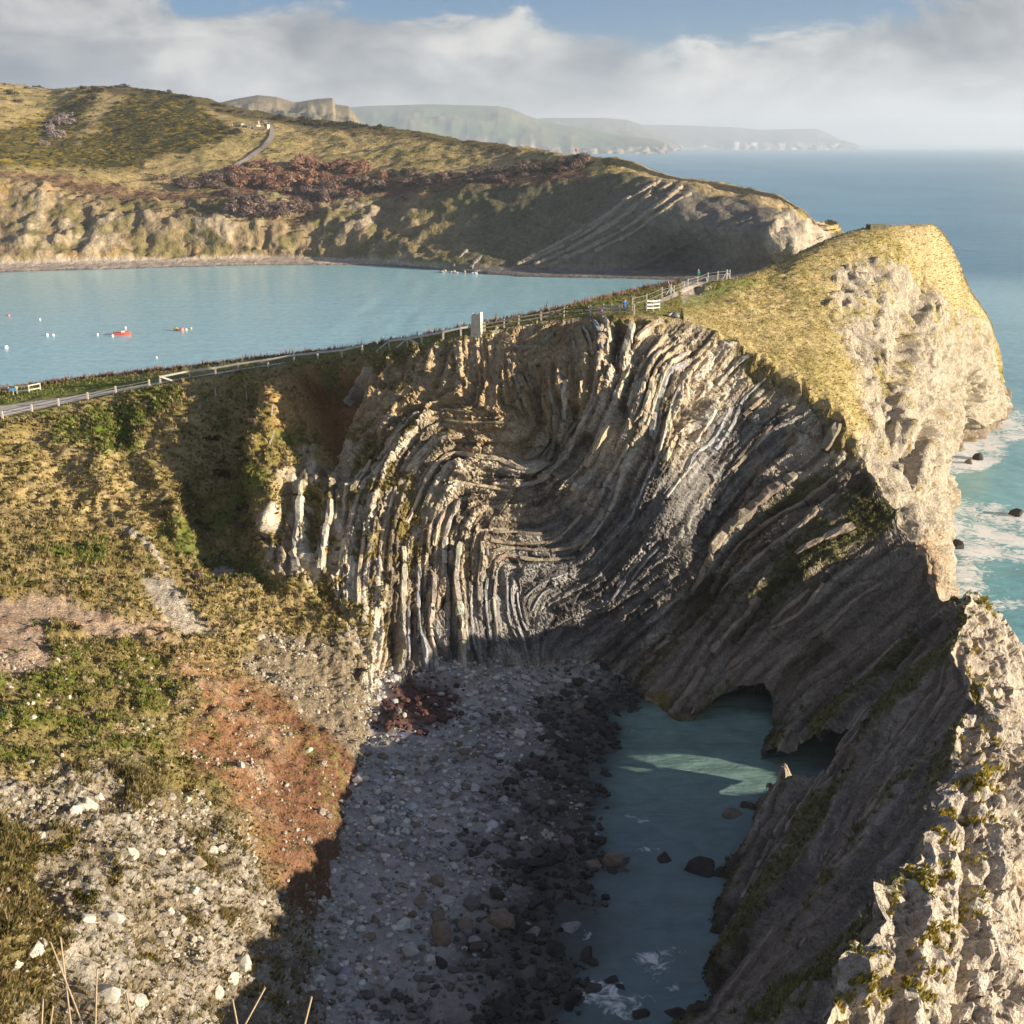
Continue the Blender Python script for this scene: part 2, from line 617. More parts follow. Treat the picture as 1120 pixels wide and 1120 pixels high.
# ------------------------------------------------------------------ traced bedding lines (photo pixels): points, thickness in px, how proud in m, colour kind
BEDS = [
    ([(459, 451), (438, 469), (423, 491), (413, 503)], 5.5, .6, 0), ([(444, 457), (421, 485)], 4, .5, 0),
    ([(406, 503), (397, 519), (386, 539)], 6, .6, 0), ([(399, 526), (390, 551), (386, 566), (381, 592), (377, 617)], 5, .5, 0),
    ([(433, 532), (427, 551), (420, 575), (416, 600), (415, 631)], 4, .5, 1), ([(489, 498), (470, 517), (461, 537), (445, 573)], 5.5, .7, 0),
    ([(408, 541), (401, 567), (397, 603), (393, 631), (392, 660)], 5, .6, 0), ([(408, 471), (390, 498)], 9, .9, 1),
    ([(436, 442), (426, 455)], 6, .6, 0), ([(404, 403), (393, 425), (381, 442)], 8, 1.6, 1),
    ([(303, 539), (301, 558)], 4, .5, 0), ([(295, 540), (293, 572)], 3, .5, 0),
    ([(331, 530), (329, 571), (327, 596), (324, 626)], 9, 1.6, 1), ([(362, 550), (361, 565), (356, 596), (352, 624)], 8, 1.4, 1),
    ([(442, 599), (442, 631), (440, 660), (439, 703), (433, 758)], 6.5, 1.3, 1), ([(445, 660), (447, 685), (445, 731)], 4, .9, 2),
    ([(459, 621), (457, 649), (457, 689), (463, 703), (466, 735)], 5, 1.1, 2), ([(475, 630), (473, 658), (471, 689), (476, 717), (477, 737)], 6, 1.1, 1),
    ([(503, 597), (499, 626), (500, 651), (503, 679), (504, 710), (504, 738)], 8.5, 1.7, 1),
    ([(503, 551), (493, 569), (487, 590), (486, 615), (488, 640), (489, 676), (488, 711)], 7, 1.0, 1),
    ([(486, 560), (477, 586), (473, 629)], 6, .8, 0), ([(527, 593), (526, 620), (523, 640), (524, 665), (525, 688)], 5, .8, 1),
    ([(533, 599), (533, 626), (531, 647), (532, 676), (536, 701)], 4.5, .8, 2), ([(542, 633), (540, 658), (542, 683), (543, 701)], 4, .7, 1),
    ([(555, 640), (554, 658), (557, 679), (566, 701)], 3, .5, 2), ([(559, 642), (560, 665), (573, 702)], 3, .5, 2),
    ([(508, 633), (509, 665), (512, 711)], 3, .5, 1), ([(516, 640), (515, 676), (520, 711)], 3.5, .5, 2),
    ([(566, 648), (568, 668), (576, 690)], 3, .4, 2),
    ([(539, 583), (564, 583), (586, 585), (605, 581)], 5, .7, 3), ([(536, 592), (557, 594), (582, 595), (604, 592), (621, 581), (637, 563)], 5, .6, 3),
    ([(539, 602), (561, 599), (584, 602), (611, 601), (629, 599), (648, 583)], 4.5, .6, 3), ([(543, 615), (550, 606), (566, 610), (593, 613), (611, 611), (629, 610)], 4.5, .6, 3),
    ([(571, 656), (586, 642), (604, 633), (621, 627)], 3, .35, 2), ([(582, 668), (592, 649), (611, 640), (624, 636)], 3, .35, 2),
    ([(470, 519), (481, 504), (495, 495), (518, 499), (531, 501), (545, 502), (559, 508), (577, 513), (595, 506)], 6, .8, 0),
    ([(483, 449), (502, 451), (518, 452)], 4, .7, 0), ([(488, 460), (515, 463), (552, 463)], 4, .7, 0),
    ([(505, 529), (529, 532), (547, 535), (561, 538)], 4.5, .6, 0), ([(563, 531), (584, 529), (602, 519), (618, 501), (638, 463), (649, 444)], 6, .8, 1),
    ([(668, 465), (659, 483), (649, 501), (634, 524), (627, 538)], 9, 1.5, 0), ([(618, 419), (619, 440), (618, 460)], 7, 1.1, 1),
    ([(601, 426), (607, 447), (608, 465), (606, 488), (600, 504)], 5.5, 1.0, 3), ([(627, 463), (620, 481), (613, 492)], 4, .8, 3),
    ([(638, 358), (645, 372), (649, 390)], 5, .8, 0), ([(650, 354), (659, 367), (657, 383)], 6, .8, 2),
    ([(559, 377), (574, 385), (595, 376), (607, 363)], 4.5, .7, 3), ([(556, 394), (566, 420), (570, 435)], 4, .6, 3), ([(575, 408), (584, 433), (588, 445)], 4, .6, 3),
    ([(691, 357), (688, 373), (684, 389), (681, 403)], 8, 1.5, 1), ([(723, 353), (711, 359), (695, 373)], 7, 1.1, 0),
    ([(729, 367), (719, 378), (708, 392), (699, 405), (692, 426), (687, 446)], 5, .8, 0), ([(733, 380), (717, 392), (708, 410), (701, 437), (694, 455)], 5, .7, 0),
    ([(745, 380), (724, 396), (715, 412), (710, 432), (704, 451), (695, 462)], 5.5, 1.0, 0), ([(754, 387), (736, 396), (726, 409), (719, 430), (711, 451), (708, 466)], 4.5, .9, 1),
    ([(751, 398), (733, 405), (724, 426), (717, 451), (713, 478)], 7, .8, 2), ([(744, 423), (736, 437), (731, 459), (726, 478), (719, 501), (710, 523)], 5, .8, 1),
    ([(769, 392), (756, 405), (749, 416), (751, 437), (745, 462), (736, 484), (727, 505)], 6, .9, 0), ([(792, 435), (783, 444), (772, 462), (758, 484)], 5, .9, 1),
    ([(797, 446), (788, 464), (772, 489), (761, 494), (747, 519), (738, 532)], 4.5, .8, 2), ([(838, 414), (826, 425), (813, 437), (804, 459), (795, 473), (779, 492)], 4.5, .8, 2),
    ([(838, 435), (826, 444), (813, 455)], 6, .9, 0), ([(822, 385), (801, 403), (783, 423)], 5, .8, 1),
    ([(688, 407), (681, 423), (676, 437)], 6, .9, 0), ([(688, 487), (681, 500), (672, 517)], 6, .7, 0),
    ([(684, 512), (675, 541), (663, 566), (652, 582), (634, 602)], 5, .6, 1), ([(691, 566), (679, 579), (663, 595), (643, 616)], 3.5, .4, 2),
    ([(759, 504), (745, 521), (729, 543)], 4, .6, 1), ([(700, 611), (691, 621), (679, 643), (668, 657)], 4, .5, 2), ([(722, 598), (706, 614), (691, 634)], 3.5, .5, 2),
    ([(720, 502), (709, 523), (699, 546), (691, 568)], 4, .5, 2), ([(781, 525), (759, 552), (752, 571)], 4, .5, 3),
    ([(917, 464), (902, 494), (870, 520), (841, 541), (812, 567), (797, 579), (777, 604), (766, 629), (756, 646)], 13, 2.0, 3),
    ([(919, 523), (879, 549), (841, 572), (808, 599), (790, 625), (778, 650)], 7, 1.2, 3),
    ([(915, 540), (879, 572), (846, 596), (817, 621), (794, 643), (775, 672)], 6, 1.0, 3),
    ([(933, 576), (902, 590), (864, 614), (846, 633), (815, 676), (786, 707), (759, 752), (735, 783)], 9, 1.5, 3),
    ([(886, 645), (851, 676), (815, 716), (779, 752), (757, 787)], 8, 1.2, 3),
    ([(965, 640), (930, 662), (900, 690), (868, 705)], 6, .9, 3), ([(900, 640), (880, 668), (845, 688)], 5, .8, 3),
    ([(870, 470), (845, 492), (820, 520), (800, 548)], 5, .8, 3), ([(845, 465), (822, 492), (800, 515)], 4, .6, 3),
    ([(880, 455), (850, 470), (825, 490)], 4, .7, 1),
    ([(1010, 700), (960, 760), (910, 835), (860, 912)], 6, .7, 3), ([(1048, 745), (1000, 815), (945, 900), (900, 965)], 7, .8, 3), ([(985, 700), (930, 755), (890, 800)], 5, .7, 3),
    ([(1040, 830), (1000, 890), (935, 975), (880, 1040)], 6, .7, 3), ([(985, 965), (930, 1035), (870, 1100)], 6, .7, 3), ([(870, 880), (835, 940), (812, 985)], 6, .8, 3), ([(900, 1000), (860, 1050), (820, 1090)], 6, .7, 3),
    ([(940, 800), (890, 870), (850, 935)], 5, .6, 3), ([(1020, 760), (975, 820), (930, 880)], 5, .6, 3), ([(860, 840), (842, 880), (828, 905)], 6, .8, 3),
]
# more guide lines for the grain only
GUIDES = [
    [(1020, 690), (960, 760), (900, 850), (830, 960), (790, 1030)], [(1050, 720), (1000, 800), (940, 900), (880, 980), (800, 1090)],
    [(990, 690), (920, 750), (880, 790), (840, 860)], [(1055, 800), (1000, 900), (900, 1020), (820, 1110)], [(1000, 950), (920, 1050), (840, 1140)],
    [(1030, 660), (990, 690), (950, 720), (890, 750)], [(660, 690), (690, 660), (740, 620), (770, 580)], [(620, 680), (680, 660), (730, 640)],
    [(700, 690), (740, 660), (790, 600)], [(860, 470), (820, 500), (780, 560)], [(420, 640), (412, 700), (408, 740)], [(350, 640), (360, 680), (380, 720)],
    [(310, 480), (300, 540), (290, 590)], [(350, 500), (345, 560), (340, 620)], [(560, 350), (550, 380), (545, 420)], [(520, 380), (525, 420), (520, 440)],
    [(460, 400), (450, 430), (430, 440)], [(590, 690), (610, 670), (640, 655)],
]
gs = []
for pts in [b[0] for b in BEDS] + GUIDES:
    for (x0, y0), (x1, y1) in zip(pts[:-1], pts[1:]):
        L_ = math.hypot(x1 - x0, y1 - y0)
        for k in range(max(1, int(L_ / 10))):
            t = (k + .5) / max(1, int(L_ / 10))
            a = math.atan2(y1 - y0, x1 - x0)
            gs.append((x0 + t * (x1 - x0), y0 + t * (y1 - y0), math.cos(2 * a), math.sin(2 * a)))
gs = np.array(gs, np.float32)
# direction field on a coarse copy of the grid, then to full size
st = 6
cx, cy = pxI[::st, ::st], pyI[::st, ::st]
c2 = np.zeros(cx.shape, np.float32)
s2 = np.zeros(cx.shape, np.float32)
for x0, y0, a, b in gs:
    w = 1.0 / ((cx - x0) ** 2 + (cy - y0) ** 2 + 60.0) ** 1.6
    c2 += w * a
    s2 += w * b


def upsample(A, shape):
    r = np.minimum(np.arange(shape[0]) / st, A.shape[0] - 1.001)
    c = np.minimum(np.arange(shape[1]) / st, A.shape[1] - 1.001)
    r0, c0 = r.astype(int), c.astype(int)
    fr, fc = (r - r0)[:, None], (c - c0)[None, :]
    return (A[r0][:, c0] * (1 - fr) * (1 - fc) + A[r0 + 1][:, c0] * fr * (1 - fc)
            + A[r0][:, c0 + 1] * (1 - fr) * fc + A[r0 + 1][:, c0 + 1] * fr * fc)


nrm_ = np.hypot(c2, s2)
ang = 0.5 * np.arctan2(upsample(s2 / nrm_, SH), upsample(c2 / nrm_, SH))
dxp, dyp = np.cos(ang), np.sin(ang)
Ji, Jj = np.gradient(pxI, axis=1), np.gradient(pxI, axis=0)
Ki, Kj = np.gradient(pyI, axis=1), np.gradient(pyI, axis=0)
det = Ji * Kj - Jj * Ki
det = np.where(np.abs(det) < 0.15, 0.15 * np.where(det < 0, -1, 1), det)
di = (dxp * Kj - dyp * Jj) / det
dj = (dyp * Ji - dxp * Ki) / det
Pi, Pj = np.gradient(IN, axis=1), np.gradient(IN, axis=0)
T3 = Pi * di[..., None] + Pj * dj[..., None]
tl = np.maximum(np.linalg.norm(T3, axis=2), 1e-6)
di = (di / tl).astype(np.float32)
dj = (dj / tl).astype(np.float32)


def lic(noise, length, step=0.3):
    """Smear a noise field along the bedding so that it reads as continuous layers."""
    n = int(length / step)
    acc = noise.copy()
    ii, jj = np.meshgrid(np.arange(SH[1], dtype=np.float32), np.arange(SH[0], dtype=np.float32))
    for sgn in (1, -1):
        i, j = ii.copy(), jj.copy()
        pi_, pj_ = di * sgn, dj * sgn
        for k in range(n):
            i = np.clip(i + pi_ * step, 0, SH[1] - 1)
            j = np.clip(j + pj_ * step, 0, SH[0] - 1)
            a, b = (j + .5).astype(np.int32), (i + .5).astype(np.int32)
            np.clip(a, 0, SH[0] - 1, a)
            np.clip(b, 0, SH[1] - 1, b)
            ni, nj = di[a, b], dj[a, b]
            f = np.where(ni * pi_ + nj * pj_ < 0, -1, 1).astype(np.float32)
            pi_, pj_ = ni * f, nj * f
            acc += noise[a, b]
    acc -= acc.mean()
    return acc / acc.std()


INf = IN.astype(np.float32)
L_big = lic(pn(INf, 2.0, 1), 9, 0.5)
L_mid = lic(pn(INf, 0.62, 2), 6, 0.36)
L_slab = lic(pn(INf, 3.4, 6), 16, 0.6)
L_fin = lic(pn(INf, 0.33, 3), 4, 0.3)
L_col = lic(pn(INf, 0.9, 4) + 0.7 * pn(INf, 0.42, 5), 6, 0.4)

# ------------------------------------------------------------------ what covers the bowl
wpx = pxI + 20 * fbm(INf, 9, 4, 20, .6)
wpy = pyI + 20 * fbm(INf, 9, 4, 30, .6)
n_big = fbm(INf, 14, 3, 40)
n_mid = fbm(INf, 3.5, 3, 50)
n_sml = fbm(INf, 1.0, 2, 60)
rock = inpoly(wpx, wpy, [(318, 640), (285, 560), (330, 500), (375, 500), (400, 395), (440, 400), (470, 378), (560, 362), (640, 352), (745, 351), (812, 388), (926, 480), (1003, 600), (1030, 650),
                         (1075, 655), (1075, 800), (1030, 900), (980, 1040), (890, 1130), (700, 1500), (380, 1500), (600, 1250), (760, 1120), (760, 800), (690, 735), (410, 790), (400, 700), (350, 660)], 7)
shale = inpoly(wpx, wpy, [(545, 620), (600, 560), (690, 520), (740, 500), (800, 440), (880, 470), (800, 580), (740, 650), (690, 720), (560, 740), (430, 760), (425, 690)], 25)
ridge_in = inpoly(wpx, wpy, [(860, 520), (940, 500), (1035, 640), (1080, 655), (1090, 800), (900, 1150), (600, 1500), (440, 1500), (740, 1130), (760, 800), (730, 790), (700, 740), (760, 640)], 12)
ochre = inpoly(wpx, wpy, [(255, 425), (330, 404), (400, 398), (440, 402), (480, 382), (560, 365), (640, 354), (650, 390), (640, 440), (600, 480), (560, 500), (500, 480), (450, 450), (400, 470), (360, 500), (320, 480)], 16)
hollow = inpoly(pxI, pyI, [(326, 409), (395, 402), (404, 402), (392, 432), (368, 505), (350, 480), (345, 455)], 6)
scree = inpoly(wpx, wpy, [(-300, 860), (60, 855), (130, 845), (190, 880), (250, 915), (290, 960), (400, 1010), (400, 1500), (-400, 1500)], 18)
redsoil = inpoly(wpx, wpy, [(165, 690), (215, 725), (265, 738), (330, 785), (420, 830), (390, 1005), (330, 985), (262, 915), (190, 830), (215, 770)], 20)
greysc = inpoly(wpx, wpy, [(285, 690), (330, 705), (420, 700), (430, 800), (400, 850), (330, 790), (268, 738)], 8)
bare = inpoly(wpx, wpy, [(-300, 640), (0, 655), (60, 645), (110, 668), (200, 690), (215, 700), (120, 700), (50, 690), (45, 735), (0, 745), (-300, 760)], 6)
slip = inpoly(pxI + 5 * n_sml, pyI + 5 * n_sml, [(150, 628), (172, 632), (185, 628), (203, 655), (222, 678), (245, 695), (200, 688), (170, 660)], 4)
trail = nearline(pxI + 4 * n_mid, pyI, [(138, 578), (160, 595), (182, 622)], 2.5, 2.5)
bench = inpoly(wpx, wpy, [(-300, 745), (60, 705), (150, 705), (220, 760), (240, 850), (150, 842), (-300, 830)], 10)

straw, olive, green = np.array([.36, .27, .125]), np.array([.20, .16, .05]), np.array([.12, .16, .028])
C = np.zeros(SH + (3,), np.float32) + straw
C = mixc(C, olive, sm(n_big * .6 + n_mid * .7, -.4, .3))
C = mixc(C, (.46, .36, .19), sm(n_mid * .8 + n_sml * .5, .25, .8) * .8)
C = mixc(C, green, sm(n_big * .5 + fbm(INf, 6, 2, 70) * .9, .35, .8) * .85)
vivid = np.clip(inpoly(wpx, wpy, [(50, 455), (110, 438), (190, 425), (180, 450), (120, 500), (70, 470)], 8) + inpoly(wpx, wpy, [(225, 600), (290, 610), (300, 650), (250, 640)], 8)
                + inpoly(wpx, wpy, [(60, 595), (110, 590), (110, 635), (70, 625)], 8), 0, 1)
C = mixc(C, (.10, .17, .016), vivid * sm(n_mid, -.5, .3) * .9)
C = mixc(C, np.array([.22, .185, .065]), bench * .6)
C = mixc(C, (.13, .15, .022), bench * sm(n_mid + .5 * n_sml, -.1, .35) * .85)
C = mixc(C, (.45, .33, .21), bench * sm(fbm(INf, 2.2, 3, 75), .35, .6) * .9)
# earth
C = mixc(C, np.array([.285, .235, .17]), scree * .95)
C = mixc(C, (.20, .16, .115), scree * sm(n_mid, 0, .7) * .7)
C = mixc(C, (.42, .37, .295), scree * sm(ridged(INf, 5, 3, 125), .4, .75) * .85)
screeveg = scree * sm(n_big * .7 + n_mid * .6 + sm(-pxI, -190, 60) * .55, .35, .7)
C = mixc(C, (.22, .175, .06), screeveg * .9)
rill = fbm(INf @ np.array([[.9, .3, 0], [-.3, .3, 0], [.25, 0, .3]], np.float32), 1.8, 3, 120)
C = mixc(C, (.29, .15, .08), redsoil * .97)
C = mixc(C, (.36, .245, .155), redsoil * sm(rill + .5 * n_sml, .0, .6) * .8)
C = mixc(C, (.19, .095, .055), redsoil * sm(pxI + 30 * n_mid, 270, 340) * .8)  # shade over the right part of the red soil, painted in as darker red
C = mixc(C, (.22, .18, .06), redsoil * sm(n_big * .5 + n_sml * .9 + sm(-pxI, -260, -180) * .5, .5, .85) * .8)
C = mixc(C, (.25, .20, .14), greysc * .9)
C = mixc(C, (.46, .335, .235), bare * .92)
C = mixc(C, (.40, .25, .165), bare * sm(n_mid, .0, .6) * .8)
C = mixc(C, (.50, .43, .33), np.clip(slip + trail, 0, 1) * .95)
C = mixc(C, (.46, .29, .115), ochre * (1 - .0 * rock) * .8)
C = mixc(C, (.40, .22, .075), ochre * sm(n_mid, .1, .7) * .7)
C = mixc(C, (.33, .165, .06), hollow * .9)
# rock with beds of different stone
Cr = np.zeros_like(C) + np.array([.50, .415, .295])
Cr = mixc(Cr, (.70, .62, .48), sm(L_col, .3, .9))
Cr = mixc(Cr, (.22, .175, .125), sm(-L_col, .45, 1.1))
Cr = mixc(Cr, (.54, .375, .19), ochre * .7)
Cs = np.zeros_like(C) + np.array([.235, .22, .205])
Cs = mixc(Cs, (.38, .365, .34), sm(L_col, .5, 1.2))
Cs = mixc(Cs, (.125, .115, .11), sm(-L_col, .1, .8))
Cr = Cr + (Cs - Cr) * (shale * .92)[..., None]
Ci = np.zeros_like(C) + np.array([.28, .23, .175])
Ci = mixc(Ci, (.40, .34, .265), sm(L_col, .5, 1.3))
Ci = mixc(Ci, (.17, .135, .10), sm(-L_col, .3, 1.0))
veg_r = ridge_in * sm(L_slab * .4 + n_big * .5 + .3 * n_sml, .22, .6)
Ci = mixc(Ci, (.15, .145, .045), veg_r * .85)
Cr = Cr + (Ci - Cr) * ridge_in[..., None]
C = C + (Cr - C) * rock[..., None]
leftveg = inpoly(wpx, wpy, [(280, 470), (400, 440), (480, 400), (500, 440), (470, 520), (480, 590), (440, 640), (415, 720), (380, 720), (310, 680)], 15)
vegm = leftveg * sm(n_mid * .8 + n_sml * .55 - .35 * L_mid * .6, -.05, .35) * rock
C = mixc(C, (.25, .19, .055), vegm * .9)
topgrass = inpoly(wpx, wpy, [(195, 425), (300, 398), (500, 366), (620, 346), (620, 356), (520, 378), (480, 388), (460, 410), (430, 425), (400, 400), (300, 412), (240, 450)], 4)
C = mixc(C, (.24, .215, .07), topgrass * sm(n_mid + n_sml * .5, -.4, .3))
veg = np.clip((1 - rock) * (1 - .75 * scree) * (1 - .8 * redsoil) * (1 - .9 * greysc) * (1 - bare) * (1 - slip) * (1 - trail) * (1 - .9 * hollow) * (1 - .75 * ochre) + vegm * .8 + topgrass * .7 + screeveg, 0, 1)
# dark weed and wet stone just above the pool
wet = sm(-(IN[..., 2] + .5 * n_mid), -1.4, -.3)
C = mixc(C, (.055, .045, .035), wet * rock * .8)

# ------------------------------------------------------------------ relief of the bowl
kA, gapA = facets(INf + .3 * np.stack([n_sml, n_mid, n_sml], -1), (1.7, 1.7, 1.7), None, 1, .8)
D = np.zeros(SH, np.float32)
Dr = np.tanh(2.5 * L_big) * .33 + np.tanh(4 * L_mid) * .23 + np.tanh(4 * L_fin) * .12
Dr += .62 * kA - .18 * (1 - sm(gapA, 0, .08)) + .35 * n_big + .12 * n_sml
Dr *= (.55 + .75 * sm(fbm(INf, 7, 2, 45), -.5, .4)) * (1 - .25 * shale)
rin = ridge_in * sm(pyI + .35 * pxI, 930, 1010)
Dslab = np.tanh(2.2 * L_slab) * .6 + np.tanh(3 * L_mid) * .07 + np.tanh(3 * L_fin) * .035 + .22 * kA + .3 * n_big
Dr = Dr + (Dslab - Dr) * rin
D += rock * Dr
tus, tgap, trnd = voro(INf, 1.1, 3)
soft = .3 * n_big + .45 * n_mid + .22 * n_sml + .50 * (1 - tus * 1.2) + .12 * fbm(INf, .45, 2, 90)
D += (1 - rock) * (1 - scree) * (1 - bare) * (1 - slip) * (1 - redsoil * .5) * soft * 1.15
D += (1 - rock) * redsoil * .45 * rill
D += (1 - rock) * scree * (.5 * np.tanh(3 * (ridged(INf, 5, 3, 125) - .35)) + .3 * facets(INf, (.8, .8, .8), None, 13, .9)[0])
D += (1 - rock) * np.clip(scree + bare + slip + redsoil * .5, 0, 1) * (.5 * n_big + .25 * n_mid + .16 * n_sml + .14 * ridged(INf, 1.6, 3, 95) * scree + .1 * fbm(INf, .5, 2, 97))
# gullies, ribs and hollows
gul = [([(252, 440), (240, 500), (232, 560), (250, 600)], 10, 34, -3.4), ([(296, 440), (290, 500), (296, 560), (320, 640)], 6, 26, 1.6),
       ([(128, 455), (135, 500), (170, 560), (215, 640)], 3, 20, -.8),
       ([(40, 480), (75, 540), (130, 600)], 3, 18, -.5), 
       ([(340, 540), (338, 600)], 3, 8, -1.6), ([(312, 540), (316, 600)], 4, 9, -1.6), ([(373, 560), (366, 620)], 3, 8, -1.2),
       ([(452, 665), (452, 720)], 2, 6, -1.8), ([(494, 620), (495, 680), (496, 735)], 2, 5, -2.2), ([(465, 650), (480, 720)], 2, 5, -1.2),
       ([(432, 690), (424, 760)], 3, 9, -1.6), ([(410, 480), (382, 520), (360, 510)], 4, 12, -1.2),
       ([(640, 480), (622, 520)], 3, 5, -1.8), ([(612, 430), (612, 470), (605, 500)], 3, 6, -1.5), ([(625, 440), (624, 470)], 3, 5, -1.6),
       ([(676, 360), (668, 400)], 4, 5, -2.0), ([(706, 470), (720, 430), (735, 408), (755, 400)], 2, 5, -.8),
       ([(758, 470), (768, 445)], 6, 8, -1.5), ([(745, 450), (735, 480)], 3, 5, -.8), ([(860, 480), (830, 505), (810, 535)], 4, 8, -1.2),
       ([(900, 535), (850, 560), (810, 590), (790, 612)], 3, 6, -1.5), ([(780, 640), (760, 665), (735, 680)], 7, 9, -3.0),
       ([(870, 625), (830, 665), (800, 700)], 3, 6, -1.2), ([(900, 705), (880, 735), (850, 760)], 4, 10, -1.2),
       ([(1040, 690), (1000, 720), (960, 760)], 5, 16, -1.2), ([(930, 850), (880, 940), (860, 1000)], 4, 18, -.8), ([(990, 780), (930, 870), (900, 950)], 5, 16, .7),
       ([(20, 1060), (60, 1080), (70, 1120)], 10, 25, -1.6), ([(40, 960), (60, 1000)], 6, 16, -1.2), ([(150, 700), (190, 770)], 4, 14, -.5)]
for pts, w, s_, a in gul:
    D += a * nearline(wpx * .4 + pxI * .6, wpy * .4 + pyI * .6, pts, w, s_)
D += -4.5 * inpoly(pxI, pyI, [(328, 410), (400, 404), (392, 432), (366, 500), (350, 480), (345, 455)], 8)
D += -2.8 * inpoly(wpx, wpy, [(565, 400), (598, 398), (600, 440), (612, 500), (575, 505), (556, 470)], 14)
cavem = inpoly(wpx * .2 + pxI * .8, wpy * .2 + pyI * .8, [(752, 800), (772, 778), (805, 757), (832, 750), (843, 764), (840, 800), (830, 826), (780, 830)], 3)
D += 1.2 * inpoly(pxI, pyI, [(560, 505), (620, 508), (645, 540), (600, 560), (550, 560)], 10)
rowI = np.broadcast_to(TVI[:, None], SH)
colI = np.broadcast_to(TUI[None, :], SH)
crest = sm(colI, tuI[iB8], tuI[iB8 + 1])
crumb = np.maximum(sm(rowI, 0, 1.2) * .85 + .15, crest)      # the grassy rim keeps its line, the bare crest is ragged
INd = IN + NI * (D * crumb)[..., None]
jag = (ridged(INf * np.array([1, 1, .3], np.float32), 5.5, 4, 99) - .25) * 1.15 + .25 * n_sml
nh_ = NI * np.array([1, 1, 0])
nh_ /= np.maximum(np.linalg.norm(nh_, axis=2, keepdims=True), 1e-6)
INd = INd - nh_ * (8.0 * cavem)[..., None]
INd[..., 2] += crest * jag * (1 - sm(rowI, 0, 3.5))
INd[..., 0] += crest * (.4 * n_sml + .5 * n_mid) * (1 - sm(rowI, 0, 2))
NI2 = -normals(INd)

# ------------------------------------------------------------------ outer sheets: neck top, headland, ridge's seaward side
rimI = INd[0]
nu = SH[1]
idx_of = lambda k: int(np.argmin(np.abs(TUI - tuI[k])))
jB8, jGap = idx_of(iB8), idx_of(iGap)
# neck: rim -> path -> verge -> down to the cove
edge_px = {0: (-330, 1420), }
neckcols = []
edge_pts = [(-220, 478, 24.0), (0, 428, 25.2), (100, 414, 26.6), (200, 403, 28.4), (300, 391, 30.3), (400, 380, 32.7), (500, 361, 35.4), (600, 341, 37.6), (700, 318, 38.6), (742, 310, 39.2)]
iN0 = 6
for k, (ex, ey, ez) in enumerate(edge_pts):
    rim = INd[0, idx_of(iN0 + k)]
    ed = P(ex, ey, z=ez)
    d = ed - rim
    d[2] = 0
    u = d / np.linalg.norm(d)
    u = u * .3 + np.array([.1, .99, 0]) * .7
    mid = rim + (ed - rim) * .5 + np.array([0, 0, .15])
    neckcols.append([rim, mid, ed, ed + u * 5 + np.array([0, 0, -2.2]), ed + u * 14 + np.array([0, 0, -11]), ed + u * 30 + np.array([0, 0, -ez - 3])])
NK, (tvN, TVN), (tuN, TUN) = loft(neckcols, 0.5, 0.4)
# replace the first row by the true rim so that the sheets meet
j0 = idx_of(iN0)
tt = np.linspace(0, 1, NK.shape[1])
src = np.interp(TUN, tuN, [idx_of(iN0 + k) for k in range(len(edge_pts))])
rimN = np.stack([np.interp(src, np.arange(nu), rimI[:, a]) for a in range(3)], -1)
fade = np.clip(1 - TVN / 3.0, 0, 1)[:, None, None]
NK = NK + (rimN - NK[0])[None] * fade
NN = normals(NK)
fN = NK.astype(np.float32)
nb, nm_, ns = fbm(fN, 10, 3, 140), fbm(fN, 2.5, 3, 150), fbm(fN, .7, 2, 160)
rowN = np.broadcast_to(TVN[:, None], NK.shape[:2])
hgt = sm(rowN, .1, 1.5)
NKd = NK + NN * ((.12 * nb + .10 * nm_ + .10 * ns) * hgt + sm(rowN, tvN[3], tvN[4]) * (nb * 1.2 + nm_ * .8))[..., None]
CN = np.zeros(NK.shape, np.float32) + np.array([.24, .225, .07])
CN = mixc(CN, (.12, .165, .028), sm(nb + .6 * nm_, -.2, .4) * .8)
CN = mixc(CN, (.36, .28, .13), sm(nm_ + .4 * ns, .2, .6) * .8)
pxN, pyN = project(NK)
CN = mixc(CN, (.145, .20, .028), inpoly(pxN, pyN, [(-300, 500), (0, 440), (120, 424), (150, 412), (0, 422), (-300, 470)], 4) * .8)
scrub = sm(rowN, tvN[2] - 1.2, tvN[2] + .3)
CN = mixc(CN, (.30, .20, .13), scrub * sm(ns + nm_, -.3, .2) * .9)
CN = mixc(CN, (.36, .30, .22), sm(rowN, tvN[3], tvN[4]))
endN = sm(np.broadcast_to(TUN[None, :], NK.shape[:2]), tuN[-2], tuN[-1])
CN = mixc(CN, (.30, .255, .085), endN * .7)
VN_ = np.clip(1 - scrub * .2, 0, 1)

